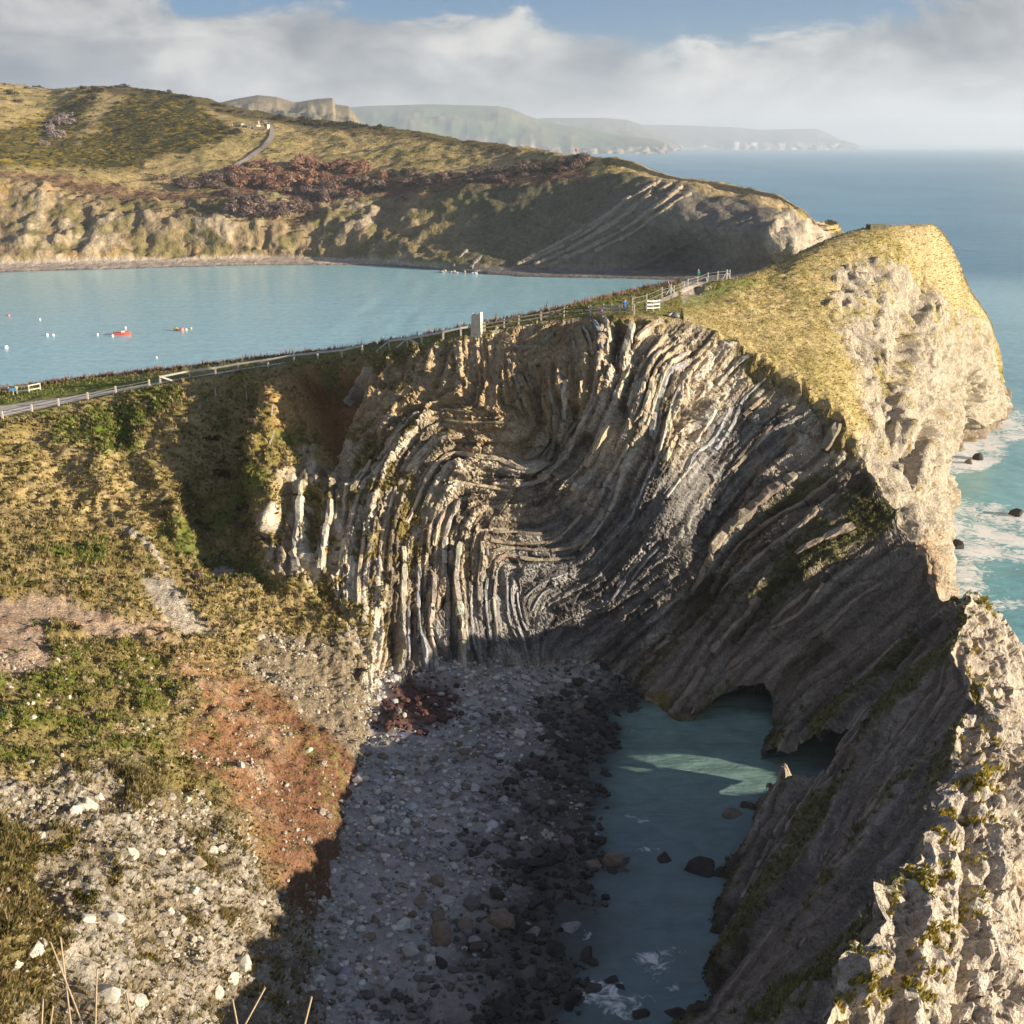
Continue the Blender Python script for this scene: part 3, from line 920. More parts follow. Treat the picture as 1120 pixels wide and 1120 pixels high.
# headland: top line -> crest of the right wall, then the sea cliff
tops = [(742, 310, None), (800, 306, 178), (850, 288, 190), (905, 262, 195), (940, 251, 197), (970, 247, 198), (1000, 246, 200), (1019, 246, 205), (1031, 257, 213), (1046, 286, 226), (1061, 320, 243), (1083, 356, 256), (1091, 400, 266)]
bots = [INd[0, idx_of(iB8 + k)] for k in range(0, 7)] + [P(1034, 648, z=-.5), P(1036, 602, z=-.5), P(1024, 552, z=-.5), P(1030, 508, z=-.5), P(1060, 491, z=-.5), P(1087, 471, z=-.5)]
mids = {1: [(803, 330, 166), (806, 355, 156)], 2: [(855, 325, 172), (862, 375, 155)], 3: [(910, 320, 178), (918, 395, 156)],
        4: [(945, 330, 180), (950, 430, 154)], 5: [(978, 350, 181), (990, 470, 148)], 6: [(1010, 370, 184), (1018, 510, 144)],
        7: [(1030, 380, 190), (1030, 520, 168)], 8: [(1042, 390, 199), (1038, 500, 185)], 9: [(1054, 400, 216), (1042, 480, 205)],
        10: [(1063, 400, 233), (1050, 460, 229)], 11: [(1080, 420, 248), (1072, 455, 243)], 12: [(1092, 430, 261), (1092, 450, 258)]}
hc = []
for k in range(len(tops)):
    a = P(tops[k][0], tops[k][1], y=tops[k][2]) if k else P(742, 310, z=39.2)
    b = np.array(bots[k])
    if k in mids:
        m1, m2 = [P(q[0], q[1], y=q[2]) for q in mids[k]]
    else:
        m1, m2 = lin(a, b, (.33, .66))
    back = np.array([.25, .97, 0]) if k < 8 else np.array([.45, .9, 0])
    bk = [a + back * 34 + np.array([0, 0, -a[2] - 3]), a + back * 15 + np.array([0, 0, -a[2] * .45]), a + back * 5 + np.array([0, 0, -1.2])]
    un = b + np.array([0, 0, -4.0]) if k >= 7 else b + np.array([.0, 0, -1.5])
    hc.append(bk + [a, m1, m2, b, un])
hc.append([np.array(q, float) for q in [(95, 310, -3), (104, 300, -1), (108, 292, 1), (112, 285, 3), (114, 282, 2), (115, 280, 1), (116, 278, -.5), (117, 276, -4)]])
HL, (tvH, TVH), (tuH, TUH) = loft(hc, 0.36, 0.29)
NH = -normals(HL)
NH *= np.where(NH[..., 2].mean() < 0, -1, 1)
fH = HL.astype(np.float32)
pxH, pyH = project(HL)
rowH = np.broadcast_to(TVH[:, None], HL.shape[:2])
colH = np.broadcast_to(TUH[None, :], HL.shape[:2])
hb, hm, hs = fbm(fH, 12, 3, 170), fbm(fH, 3, 3, 180), fbm(fH, .9, 2, 190)
wx_, wy_ = pxH + 9 * hm + 6 * hb, pyH + 9 * hb + 6 * hs
grassH = inpoly(wx_, wy_, [(735, 345), (800, 296), (905, 250), (960, 238), (1030, 238), (1064, 312), (1082, 354), (1040, 338), (1005, 300), (965, 282), (915, 292), (905, 345), (935, 400), (945, 470), (932, 485), (870, 432), (812, 388)], 7)
grassH = np.clip(grassH + .8 * sm(hb * .7 + hm * .8 + .3 * hs, .2, .6) * inpoly(wx_, wy_, [(880, 270), (960, 250), (1040, 290), (1080, 360), (1000, 420), (1000, 480), (940, 540), (930, 470)], 20), 0, 1)
grassH = np.where(rowH < tvH[3], sm(rowH, tvH[0] + 2, tvH[1]), grassH)
rk = 1 - grassH
FRM = frame_of((.55, -.45, .70), (.45, .89, 0))
wH = fH + .22 * np.stack([hm, hs, hm], -1)
kH, gH = facets(wH, (4.2, 2.6, 1.5), FRM, 5, .9)
kH2, gH2 = facets(wH, (1.5, 1.1, .6), FRM, 6, .9)
# beds of the headland dip steeply towards the camera's left
dipv = (fH @ np.array([.62, -.35, .70], np.float32))
bedH = pn(np.stack([dipv + .9 * hm, hb * .2, hb * 0], -1), 1.1, 8)
bedH2 = pn(np.stack([dipv + .3 * hm, hb * .2, hb * 0], -1), .5, 18)
dH = rk * (hb * 1.2 + .3 * hm + 0.42 * kH - .25 * (1 - sm(gH, 0, .06)) + .1 * kH2 + .6 * np.tanh(4 * bedH) + .14 * np.tanh(4 * bedH2) + .1 * hs)
dH += grassH * (.35 * hb + .22 * hm + .14 * hs)
chann = [([(1012, 300), (980, 400), (975, 450), (990, 480)], 5, 14, -1.5), ([(1040, 430), (1015, 470), (1000, 500)], 3, 10, -1.6), ([(1065, 420), (1062, 460), (1064, 485)], 5, 8, -3.0),
         ([(985, 490), (1010, 530), (1020, 560)], 3, 8, -1.2), ([(925, 330), (945, 380), (965, 430)], 3, 12, -.8)]
for pts, w, s_, a in chann:
    dH += a * nearline(wx_ * .5 + pxH * .5, wy_ * .5 + pyH * .5, pts, w, s_)
dH *= sm(colH, 0, 6) * (.25 + .75 * sm(np.abs(rowH - tvH[3]), 1.5, 9))
edgeb = sm(-rowH, -tvH[6], -tvH[6] + 1.5)
lockb = np.where((rowH > tvH[6] - 2.0) & (colH < tuH[6] + .1), edgeb, 1)
HLd = HL + NH * (dH * lockb)[..., None]
hk = TUH <= tuH[6]
srcH = np.interp(TUH[hk], tuH[:7], [idx_of(iB8 + k) for k in range(7)])
rimH = np.stack([np.interp(srcH, np.arange(nu), rimI[:, a]) for a in range(3)], -1)
r6 = int(np.argmin(np.abs(TVH - tvH[6])))
wH6 = np.where(TVH <= tvH[6], np.clip(1 - (tvH[6] - TVH) / 4.0, 0, 1), 1.0)[:, None, None]
HLd[:, hk] += (rimH - HLd[r6, hk])[None] * wH6
CH = np.zeros(HL.shape, np.float32) + np.array([.50, .425, .315])
CH = mixc(CH, (.62, .56, .46), sm(bedH * .6 + hm * .6, .15, .8) * .7)
CH = mixc(CH, (.40, .32, .21), sm(hb + hm * .5, .2, .8) * .7)
CH = mixc(CH, (.30, .235, .15), (1 - sm(gH, 0, .1)) * .5)
CH = mixc(CH, (.42, .26, .12), inpoly(wx_, wy_, [(1000, 590), (1030, 580), (1035, 650), (1005, 640)], 8) * .6)
gcol = np.zeros_like(CH) + np.array([.47, .36, .15])
strk = fbm(fH @ np.array([[.25, .9, 0], [.9, -.25, 0], [0, .3, .3]], np.float32), 1.1, 3, 195)
gcol = mixc(gcol, (.36, .30, .09), sm(hm * .8 + hb * .7, -.1, .5) * .7)
gcol = mixc(gcol, (.60, .47, .24), sm(strk, .0, .6) * .7)
gcol = mixc(gcol, (.29, .23, .08), sm(-strk, .1, .7) * .6)
gcol = mixc(gcol, (.58, .45, .24), inpoly(wx_, wy_, [(980, 240), (1030, 240), (1075, 345), (1030, 330)], 12) * .8)
gcol = mixc(gcol, (.14, .19, .03), inpoly(wx_, wy_, [(735, 350), (745, 320), (800, 300), (860, 295), (800, 322), (775, 335)], 6) * .75)
CH = CH + (gcol - CH) * grassH[..., None]
CH = mixc(CH, (.20, .15, .11), sm(-(HL[..., 2] + 1.2 * hm), -3.5, -.8) * .75 * (HL[..., 1] > 150))
CH = mixc(CH, (.30, .21, .05), rk * sm(hm + hs * .8, .75, 1.05) * .8)

# seaward side of the foreground ridge
rc = []
ridx = list(range(iGap, len(inner)))
for n_, k in enumerate(ridx):
    c0 = np.array(INd[0, idx_of(k)])
    a_ = np.array(INd[0, idx_of(ridx[max(0, n_ - 1)])])
    b_ = np.array(INd[0, idx_of(ridx[min(len(ridx) - 1, n_ + 1)])])
    t = b_ - a_
    o_ = np.array([-t[1], t[0], 0])
    o_ /= np.linalg.norm(o_)
    if n_ < 2:
        o_ = np.array([.93, .1, 0]) if n_ == 1 else np.array([.8, .6, 0])
    h_ = c0[2]
    wd = [13, 12, 11, 13, 14.5, 15, 16, 16, 16, 16][n_]
    rc.append([c0, c0 + o_ * wd * .28 + np.array([0, 0, -h_ * .16]), c0 + o_ * wd * .6 + np.array([0, 0, -h_ * .46]), c0 + o_ * wd * .9 + np.array([0, 0, -h_ * .83]), c0 + o_ * wd + np.array([0, 0, -h_ - .5]), c0 + o_ * (wd + 2) + np.array([0, 0, -h_ - 5])])
RO, (tvR, TVR), (tuR, TUR) = loft(rc, 0.2, 0.15)
src = np.interp(TUR, tuR, [idx_of(k) for k in ridx])
rimR = np.stack([np.interp(src, np.arange(nu), rimI[:, a]) for a in range(3)], -1)
RO = RO + (rimR - RO[0])[None] * np.clip(1 - TVR / 2.5, 0, 1)[:, None, None]
NR = normals(RO)
NR *= np.where(NR[..., 2].mean() < 0, -1, 1)
fR = RO.astype(np.float32)
rb, rm, rs = fbm(fR, 8, 3, 210), fbm(fR, 2.4, 3, 220), fbm(fR, .7, 3, 230)
wR = fR + .15 * np.stack([rm, rs, rm], -1)
kR, gR = facets(wR, (3.4, 2.0, 1.1), FRM, 9, .9)
kR2, gR2 = facets(wR, (1.1, .8, .45), FRM, 10, .9)
ledge = pn(np.stack([fR @ np.array([.75, -.30, .55], np.float32) + .6 * rm, rb * .15, rb * 0], -1), .9, 12)
rowR = np.broadcast_to(TVR[:, None], RO.shape[:2])
ledge2 = pn(np.stack([fR @ np.array([.75, -.30, .55], np.float32) + .2 * rm, rb * .15, rb * 0], -1), .4, 22)
dR = .9 * rb + .18 * rm + .06 * rs + 0.42 * kR - .3 * (1 - sm(gR, 0, .05)) + .16 * kR2 + .5 * np.tanh(4 * ledge) + .2 * np.tanh(4 * ledge2)
smooth_low = sm(rowR, 5, 9)
dR *= 1 - .45 * smooth_low
ROd = RO + NR * (dR * sm(rowR, 0, .8))[..., None]
CR = np.zeros(RO.shape, np.float32) + np.array([.56, .475, .37])
CR = mixc(CR, (.66, .595, .50), sm(ledge * .5 + rm * .7, .1, .8) * .8)
CR = mixc(CR, (.40, .325, .235), sm(rb + .5 * rs, .25, .8) * .7)
CR = mixc(CR, (.55, .40, .24), sm(fbm(fR, 5, 2, 260) + smooth_low * .4, .45, .9) * .6)
CR = mixc(CR, (.33, .27, .19), (1 - sm(gR, 0, .08)) * .5)
lich = (1 - sm(rowR, 1.5, 5)) * sm(rm * .7 + rs * .8, .35, .6)
CR = mixc(CR, (.28, .225, .045), lich * .9)

# ------------------------------------------------------------------ build the land around the bowl, split where its character changes
CAVE = P(768, 846, z=0)[:2]              # a sea cave runs right through the ridge, in line with the light
CDIR = SUN_H / np.linalg.norm(SUN_H)
CTAN = math.tan(SUN_EL)


def cave_cut(V, Fq):
    c = V.reshape(-1, 3)[Fq].mean(1)
    g = c[:, :2] - CDIR * (c[:, 2:3] / CTAN) - CAVE
    d = g @ CDIR
    l = -g[:, 0] * CDIR[1] + g[:, 1] * CDIR[0]
    wob = .22 * pn(np.stack([d, l, d * 0], -1).astype(np.float32), 2.2, 4)
    far = (c[:, :2] - CAVE) @ CDIR
    inside = ((d / 7.4) ** 2 + (l / 3.4) ** 2 < 1 + wob) & (far > 0) & (far < 48)
    inside |= (np.abs(l) < 3.5 * np.sqrt(np.clip(1 - (d / 7.4) ** 2, .0, 1))) & (d < 4) & (far > 0) & (far < 15)
    inside |= (np.abs(l) < 3.2) & (d < 0) & (far > 0) & (far < 15)
    inside |= (np.abs(l) < 4.6) & (c[:, 2] < 1.6) & (far > 3) & (far < 14)
    return Fq[~inside]


cgr = INd[..., :2] - CDIR * (INd[..., 2:3] / CTAN) - CAVE
hole_near = (np.abs(-cgr[..., 0] * CDIR[1] + cgr[..., 1] * CDIR[0]) < 5) & (np.abs(cgr @ CDIR) < 10)


def sub(o_name, V, Cc, r0, r1, c0, c1, mat, **kw):
    v = V[r0:r1, c0:c1]
    return mesh_from(o_name, v, cave_cut(v, gridfaces(v.shape[0], v.shape[1])), mat, Cc[r0:r1, c0:c1], **kw)


jA = idx_of(6)      # left flank | grass slope
jF = idx_of(10)     # grass slope | folded cliff
def struct(o, label):
    return tag(o, label, kind='structure')


slope_near = struct(sub('scree_slope', INd, C, 0, SH[0], 0, jA + 1, M_scree), 'slumped left slope of scree, red soil and rough grass')
flat_ = dict(smooth=False)
slope_grass = struct(sub('grass_slope', INd, C, 0, SH[0], jA, jF + 1, M_turf), 'tussocky grass slope below the path on the left')
cliff = struct(sub('folded_cliff', INd, C, 0, SH[0], jF, jB8 + 1, M_rock, **flat_), 'amphitheatre cliff of crumpled limestone and shale beds')
wall_r = struct(sub('dipping_cliff', INd, C, 0, SH[0], jB8, jGap + 1, M_rock, **flat_), 'shaded cliff of steeply dipping beds above the pool')
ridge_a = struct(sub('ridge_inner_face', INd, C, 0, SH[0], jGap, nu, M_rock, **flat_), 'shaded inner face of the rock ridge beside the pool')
neck = struct(mesh_from('neck_top', NKd, gridfaces(*NK.shape[:2]), M_turf, CN), 'grassy neck between the bowl and the cove')
head = struct(mesh_from('headland', HLd, gridfaces(*HL.shape[:2]), M_rock, CH), 'sunlit headland with straw grass and pale sea cliff')
ridge_b = struct(mesh_from('ridge_seaward_face', ROd, cave_cut(ROd, gridfaces(*RO.shape[:2])), M_rock, CR, **flat_), 'sunlit pale limestone side of the rock ridge')
# walls of the cave
cv = []
for i in range(26):
    d = 17.0 + 15.0 * i / 25
    row = []
    for k in range(21):
        a = math.pi * k / 20
        p2 = CAVE + CDIR * d + np.array([-CDIR[1], CDIR[0]]) * math.cos(a) * 4.8
        row.append((p2[0], p2[1], -2.0 + (d * CTAN + 5.2) * math.sin(a) ** .5))
    cv.append(row)
cv = np.array(cv)
cv = cv + .3 * np.stack([pn(cv, 2.5, 1), pn(cv, 2.5, 2), pn(cv, 2.5, 3)], -1)
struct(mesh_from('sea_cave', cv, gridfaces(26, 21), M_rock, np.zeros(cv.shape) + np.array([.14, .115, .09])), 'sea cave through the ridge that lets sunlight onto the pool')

# ------------------------------------------------------------------ beach in the bowl
def shore_x(y):
    return np.interp(y, [40, 60, 75, 84, 98, 108, 118, 126, 140], [-1, 1, 3.2, 5.4, 6.6, 7.4, 10.0, 13.5, 15])


bx, by = np.meshgrid(np.arange(-34, 34, .4), np.arange(38, 142, .4))
BV = np.stack([bx, by, by * 0], -1).astype(np.float32)
bn = fbm(BV, 6, 3, 300)
bnm = fbm(BV, 1.2, 3, 310)
dsh = shore_x(by) - bx + 2.6 * bn + 1.3 * bnm
bz = np.where(dsh > 0, .17 * dsh + .001 * dsh ** 2, .22 * dsh) + .10 * bnm + .16 * bn
bz = bz + np.clip(by - 118, 0, 30) * .06
BV[..., 2] = bz
wetb = 1 - sm(bz + .3 * bn, .5, 2.0)
CB = np.zeros(BV.shape, np.float32) + np.array([.37, .35, .315])
CB = mixc(CB, (.20, .18, .155), sm(bn + bnm * .6, 0, .6) * .6)
CB = mixc(CB, (.075, .065, .055), np.clip(wetb, 0, 1) * .95)
pxB, pyB = project(BV)
weed = inpoly(pxB + 10 * bnm, pyB + 8 * bn, [(412, 770), (440, 742), (500, 748), (498, 785), (450, 800), (412, 800)], 8)
CB = mixc(CB, (.075, .03, .022), weed * .92)
beach = struct(mesh_from('beach', BV, gridfaces(*BV.shape[:2]), M_stone, CB), 'shingle beach in the shaded bowl')
def beach_z(x, y):
    i = np.clip((np.asarray(x) + 34) / .4, 0, BV.shape[1] - 1.01)
    j = np.clip((np.asarray(y) - 38) / .4, 0, BV.shape[0] - 1.01)
    return bz[j.astype(int), i.astype(int)]


# ------------------------------------------------------------------ sea: one sheet out to the horizon
def water_mat(name):
    m, nt, bs, out = mat_new(name)
    N, L = nt.nodes, nt.links
    a = N.new('ShaderNodeVertexColor')
    a.layer_name = 'Col'
    g = N.new('ShaderNodeNewGeometry')
    fo = N.new('ShaderNodeAttribute')
    fo.attribute_name = 'foam'
    n1 = N.new('ShaderNodeTexNoise')
    n1.inputs['Scale'].default_value = .55
    n1.inputs['Detail'].default_value = 8
    n1.inputs['Roughness'].default_value = .68
    n1.inputs['Distortion'].default_value = 1.6
    L.new(g.outputs['Position'], n1.inputs['Vector'])
    add = N.new('ShaderNodeMath')
    L.new(n1.outputs['Fac'], add.inputs[0])
    L.new(fo.outputs['Fac'], add.inputs[1])
    fr = N.new('ShaderNodeMapRange')
    fr.inputs[1].default_value = .98
    fr.inputs[2].default_value = 1.12
    L.new(add.outputs[0], fr.inputs[0])
    mx_ = N.new('ShaderNodeMixRGB')
    L.new(fr.outputs[0], mx_.inputs[0])
    L.new(a.outputs[0], mx_.inputs[1])
    mx_.inputs[2].default_value = (.78, .78, .76, 1)
    pn_ = N.new('ShaderNodeTexNoise')
    pn_.inputs['Scale'].default_value = .42
    pn_.inputs['Detail'].default_value = 6
    pn_.inputs['Roughness'].default_value = .62
    pn_.inputs['Distortion'].default_value = .6
    L.new(g.outputs['Position'], pn_.inputs['Vector'])
    pr_ = N.new('ShaderNodeMapRange')
    pr_.inputs[1].default_value = .3
    pr_.inputs[2].default_value = .7
    pr_.inputs[3].default_value = .85
    pr_.inputs[4].default_value = 1.15
    L.new(pn_.outputs['Fac'], pr_.inputs[0])
    vm = N.new('ShaderNodeVectorMath')
    vm.operation = 'SCALE'
    L.new(a.outputs[0], vm.inputs[0])
    L.new(pr_.outputs[0], vm.inputs['Scale'])
    L.new(vm.outputs[0], mx_.inputs[1])
    L.new(mx_.outputs[0], bs.inputs['Base Color'])
    rr = N.new('ShaderNodeMapRange')
    rr.inputs[3].default_value = .22
    rr.inputs[4].default_value = .9
    L.new(fr.outputs[0], rr.inputs[0])
    L.new(rr.outputs[0], bs.inputs['Roughness'])
    bs.inputs['IOR'].default_value = 1.33
    bs.inputs['Specular IOR Level'].default_value = .22
    mp_ = N.new('ShaderNodeMapping')
    mp_.inputs['Rotation'].default_value = (0, 0, R(-25))
    mp_.inputs['Scale'].default_value = (.35, 1.0, 1.0)
    L.new(g.outputs['Position'], mp_.inputs[0])
    cal = N.new('ShaderNodeAttribute')
    cal.attribute_name = 'rough_water'
    prev = None
    for s, d, st_ in ((.13, 1.6, .55), (.6, .35, .5), (2.2, .12, .5), (6.0, .05, .5)):
        n2 = N.new('ShaderNodeTexNoise')
        n2.inputs['Scale'].default_value = s
        n2.inputs['Detail'].default_value = 3
        L.new(mp_.outputs[0], n2.inputs['Vector'])
        b = N.new('ShaderNodeBump')
        ml = N.new('ShaderNodeMath')
        ml.operation = 'MULTIPLY'
        ml.inputs[1].default_value = st_
        L.new(cal.outputs['Fac'], ml.inputs[0])
        L.new(ml.outputs[0], b.inputs['Strength'])
        b.inputs['Distance'].default_value = d
        L.new(n2.outputs['Fac'], b.inputs['Height'])
        if prev is not None:
            L.new(prev.outputs[0], b.inputs['Normal'])
        prev = b
    L.new(prev.outputs[0], bs.inputs['Normal'])
    return m


M_water = water_mat('sea_water')
def axis(segs):
    out = []
    for a, b, s in segs:
        out.append(np.arange(a, b, s))
    return np.concatenate(out + [[segs[-1][1]]])


sx = axis([(-60000, -4000, 8000), (-4000, -800, 400), (-800, -300, 50), (-300, -60, 12), (-60, 150, 1.5), (150, 800, 26), (800, 4000, 400), (4000, 60000, 8000)])
sy = axis([(-3000, -200, 400), (-200, 20, 40), (20, 300, 1.5), (300, 700, 14), (700, 1500, 40), (1500, 5000, 250), (5000, 80000, 7500)])
gx, gy = np.meshgrid(sx, sy)
SV = np.stack([gx, gy, gx * 0], -1).astype(np.float32)
sn = fbm(SV, 40, 3, 400)
sn2 = fbm(SV, 160, 3, 410)
nearm = sm(-np.hypot(gx - 20, gy - 150), -900, -300)
# low swell near the land
SV[..., 2] = (.16 * pn(SV * np.array([1, .5, 1], np.float32), 7, 5) + .08 * pn(SV, 2.5, 6)) * nearm
CS = np.zeros(SV.shape, np.float32) + np.array([.06, .235, .315])
CS = mixc(CS, (.085, .30, .385), sm(sn2, -.3, .5) * .8)
# silt makes the sheltered cove milky, and the water along the cliffs green
cove = sm(-np.hypot((gx + 70) / 1.25, gy - 380), -330, -230) * sm(gy - .12 * gx, 150, 175)
CS = mixc(CS, (.38, .62, .65), cove)
coast = sm(-(gx - 55) + (gy - 180) * .35, -110, 10) * sm(-gy, -620, -230) * (gx > 35)
CS = mixc(CS, (.17, .37, .39), np.clip(coast, 0, 1))
CS = mixc(CS, (.20, .36, .27), np.clip(coast, 0, 1) * sm(sn, .05, .5) * .8)
pool = ((gx < 44) & (gx > -30) & (gy < 135) & (gy > 30)).astype(np.float32)
CS = mixc(CS, (.15, .22, .22), pool)
dshp = shore_x(gy) - gx
shallow = sm(dshp + 2.0 * fbm(SV, 4, 3, 440), -5.5, .5) * pool
CS = mixc(CS, (.06, .055, .05), shallow * .85)
CS = mixc(CS, (.20, .33, .27), pool * sm(gy, 92, 112) * (1 - shallow) * .7)
pxS, pyS = project(SV)
foam = np.zeros(gx.shape, np.float32)
def foamline(pts, w, s_, a):
    w3 = [P(x, y, z=0)[:2] for x, y in pts]
    return a * nearline(gx + 2.5 * sn, gy + 4 * sn, w3, w, s_)


foam += foamline([(1095, 465), (1085, 475), (1060, 495), (1034, 505)], 4, 7, .62)
foam += foamline([(1100, 455), (1125, 460), (1160, 470)], 5, 14, .55)
foam += foamline([(1062, 502), (1040, 520)], 1, 10, .35)
foam += foamline([(1055, 560), (1090, 570), (1125, 580), (1160, 580)], 6, 12, .50)
foam += foamline([(1050, 590), (1040, 620), (1032, 645)], 1.5, 6, .46)
foam += foamline([(1060, 575), (1110, 590)], 4, 12, .42)
foam += foamline([(1030, 655), (1040, 665)], 1.5, 3, .5)
foam += foamline([(1045, 690), (1090, 680), (1125, 700)], 2, 14, .32)
foam += foamline([(1085, 655), (1125, 620)], 2, 10, .32)
for q in ([(700, 880), (715, 892)], [(655, 805), (690, 800)], [(640, 870), (660, 905)], [(720, 1060), (745, 1080)], [(700, 1045), (740, 1035)], [(655, 1075), (700, 1095)], [(630, 1095), (690, 1110)], [(690, 925), (740, 915)], [(640, 1015), (650, 1040)]):
    foam += foamline(q, .1, 2.6, .47)
foam = np.clip(foam * 1.02, 0, .64) * (.84 + .22 * sm(fbm(SV, 6, 3, 430), -.4, .5))
sea = struct(mesh_from('sea', SV, gridfaces(*SV.shape[:2]), M_water, CS), 'sea, milky turquoise in the cove and blue beyond')
fa = sea.data.attributes.new('foam', 'FLOAT', 'POINT')
fa.data.foreach_set('value', foam.astype(np.float32).ravel())
ra = sea.data.attributes.new('rough_water', 'FLOAT', 'POINT')
ra.data.foreach_set('value', (1 - .72 * cove + .5 * pool).astype(np.float32).ravel())

# seabed / ground sheet below the water so that nothing is open underneath
gm = plain_mat('sea_floor', (.05, .06, .05))
V0 = np.array([[-60000, -3000, -7], [60000, -3000, -7], [60000, 80000, -7], [-60000, 80000, -7]])
struct(mesh_from('sea_bed', V0, [[0, 1, 2, 3]], gm, smooth=False), 'dark sea bed')

# ------------------------------------------------------------------ far shore of the cove
FC = [
    (-260, 302, 292, (245, 648), (195, 672), (150, 820), (90, 1150)),
    (-120, 301, 290, (242, 648), (192, 672), (150, 820), (88, 1150)),
    (0, 299, 288, (240, 650), (195, 675), (150, 820), (92, 1150)),
    (60, 297, 286, (240, 652), (204, 680), (155, 840), (98, 1140)),
    (100, 296, 285, (242, 654), (212, 680), (152, 850), (95, 1100)),
    (200, 293, 283, (247, 656), (222, 682), (165, 800), (104, 1050)),
    (300, 291, 281, (252, 658), (218, 690), (170, 790), (127, 980)),
    (400, 291, 284, (252, 655), (215, 690), (178, 760), (137, 900)),
    (480, 296, 290, (250, 640), (208, 672), (180, 730), (149, 850)),
    (560, 303, 293, (250, 622), (204, 655), (183, 690), (162, 780)),
    (620, 305, 294, (248, 612), (198, 645), (183, 670), (171, 705)),
    (680, 306, 292, (240, 598), (192, 636), (184, 652), (177, 672)),
    (740, 308, 290, (240, 580), (203, 608), (198, 620), (194, 636)),
    (800, 315, 298, (252, 562), (217, 588), (211, 600), (206, 612)),
    (850, 322, 300, (258, 550), (226, 573), (219, 583), (215, 592)),
    (878, 322, 300, (266, 552), (238, 570), (234, 578), (231, 585)),
    (893, 322, 300, (276, 560), (254, 574), (248, 580), (243, 588)),
]
fc = []
for px_, f_, b_, cm, ct, mh, sk in FC:
    foot = P(px_, f_, z=-.3)
    bt = P(px_, b_, z=2.2)
    a = P(px_, cm[0], y=cm[1])
    b = P(px_, ct[0], y=ct[1])
    c = P(px_, mh[0], y=mh[1])
    d = P(px_, sk[0], y=sk[1])
    far1 = d + np.array([d[0] * .03 + 8, 60 + .12 * (sk[1] - 580), -8 - d[2] * .12])
    far2 = d + np.array([d[0] * .1 + 20, 240, -d[2] - 4])
    fc.append([foot + np.array([0, -8, -5]), foot, bt, a, b, c, d, far1, far2])
tip = np.array([158., 640., 0.])
fc.append([tip + np.array([4, -30, -5]), tip + np.array([2, -26, -.3]), tip + np.array([2, -22, 2]), tip + np.array([2, -12, 12]), tip + np.array([2, -6, 19]), tip + np.array([1, -3, 20]), tip + np.array([1, 0, 20]), tip + np.array([0, 20, 10]), tip + np.array([0, 60, -4])])
fc.append([tip + np.array([-10, 40, -5 + 0.1 * k]) + np.array([0, 6 * k, 0]) for k in range(9)])
FV, (tvF, TVF), (tuF, TUF) = loft(fc, 1.9, 1.5)
# thin rows far back
NF = normals(FV)
NF *= np.where(NF[..., 2].mean() < 0, -1, 1)
fF = FV.astype(np.float32)
pxF, pyF = project(FV)
rowF = np.broadcast_to(TVF[:, None], FV.shape[:2])
fb, fm, fs = fbm(fF, 45, 4, 500), fbm(fF, 13, 3, 510), fbm(fF, 4, 3, 520)
clf = sm(rowF, tvF[2] - 1, tvF[2] + 3) * (1 - sm(rowF, tvF[4] - 4, tvF[4] + 6))
hill = sm(rowF, tvF[4] - 2, tvF[4] + 8)
wpF = fF * np.array([1, .3, .35], np.float32) + 7 * np.stack([fbm(fF, 30, 2, 531), fb * 0, fb * 0], -1)
butt = ridged(wpF, 34, 2, 530) * (.35 + .9 * sm(fbm(fF, 60, 2, 535), -.4, .5)) + .35 * ridged(wpF, 13, 2, 537) * sm(fbm(fF, 40, 2, 539), -.1, .5)
dF = clf * (3.6 * butt + 2.4 * fm + 1.2 * fs + 3.0 * fb) + hill * (1.6 * fb + .7 * fm + .35 * fs) + (1 - clf) * (1 - hill) * .25 * fs
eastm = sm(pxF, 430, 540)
tipm = inpoly(pxF + 5 * fm, pyF + 4 * fs, [(838, 312), (842, 245), (858, 224), (905, 245), (905, 315)], 7)
kF, gF = facets(fF, (7, 7, 5), None, 31, 1.0)
FVd = FV + NF * (dF * (1 - .45 * eastm * clf) + tipm * (3.0 * kF + 1.2 * fs - .8 * (1 - sm(gF, 0, .1))))[..., None]
wxF, wyF = pxF + 8 * fm + 4 * fs, pyF + 3.0 * fm + 2.0 * fs
CF = np.zeros(FV.shape, np.float32) + np.array([.44, .325, .14])
CF = mixc(CF, (.33, .265, .09), sm(fb + .6 * fm, -.1, .5) * .8)
CF = mixc(CF, (.16, .135, .05), sm(fm + .8 * fs, .3, .6) * .6)
gorse = inpoly(wxF, wyF, [(60, 180), (95, 150), (130, 110), (165, 98), (205, 110), (240, 130), (262, 146), (215, 165), (160, 175), (150, 186), (90, 184)], 4)
gorse = np.clip(gorse + inpoly(wxF, wyF, [(-50, 182), (-50, 150), (40, 130), (85, 108), (110, 100), (80, 160), (60, 184)], 4) * .9, 0, 1)
CF = mixc(CF, (.055, .052, .016), gorse * .95)
CF = mixc(CF, (.34, .235, .02), gorse * sm(fs + .5 * fm, .05, .45) * .8)
skyl = inpoly(wxF, wyF, [(80, 94), (150, 90), (250, 112), (420, 134), (560, 156), (560, 168), (420, 148), (270, 131), (200, 112), (130, 104)], 3)
CF = mixc(CF, (.08, .065, .025), skyl * .85)
brown = inpoly(wxF, wyF, [(-100, 185), (60, 192), (130, 205), (240, 215), (260, 195), (330, 180), (420, 195), (520, 190), (640, 175), (640, 200), (560, 215), (430, 215), (330, 255), (250, 245), (130, 228), (40, 212), (-100, 205)], 6)
CF = mixc(CF, (.17, .095, .06), brown * .9)
CF = mixc(CF, (.12, .065, .045), brown * sm(fs, 0, .5) * .7)
cc = np.zeros_like(CF) + np.array([.28, .205, .115])
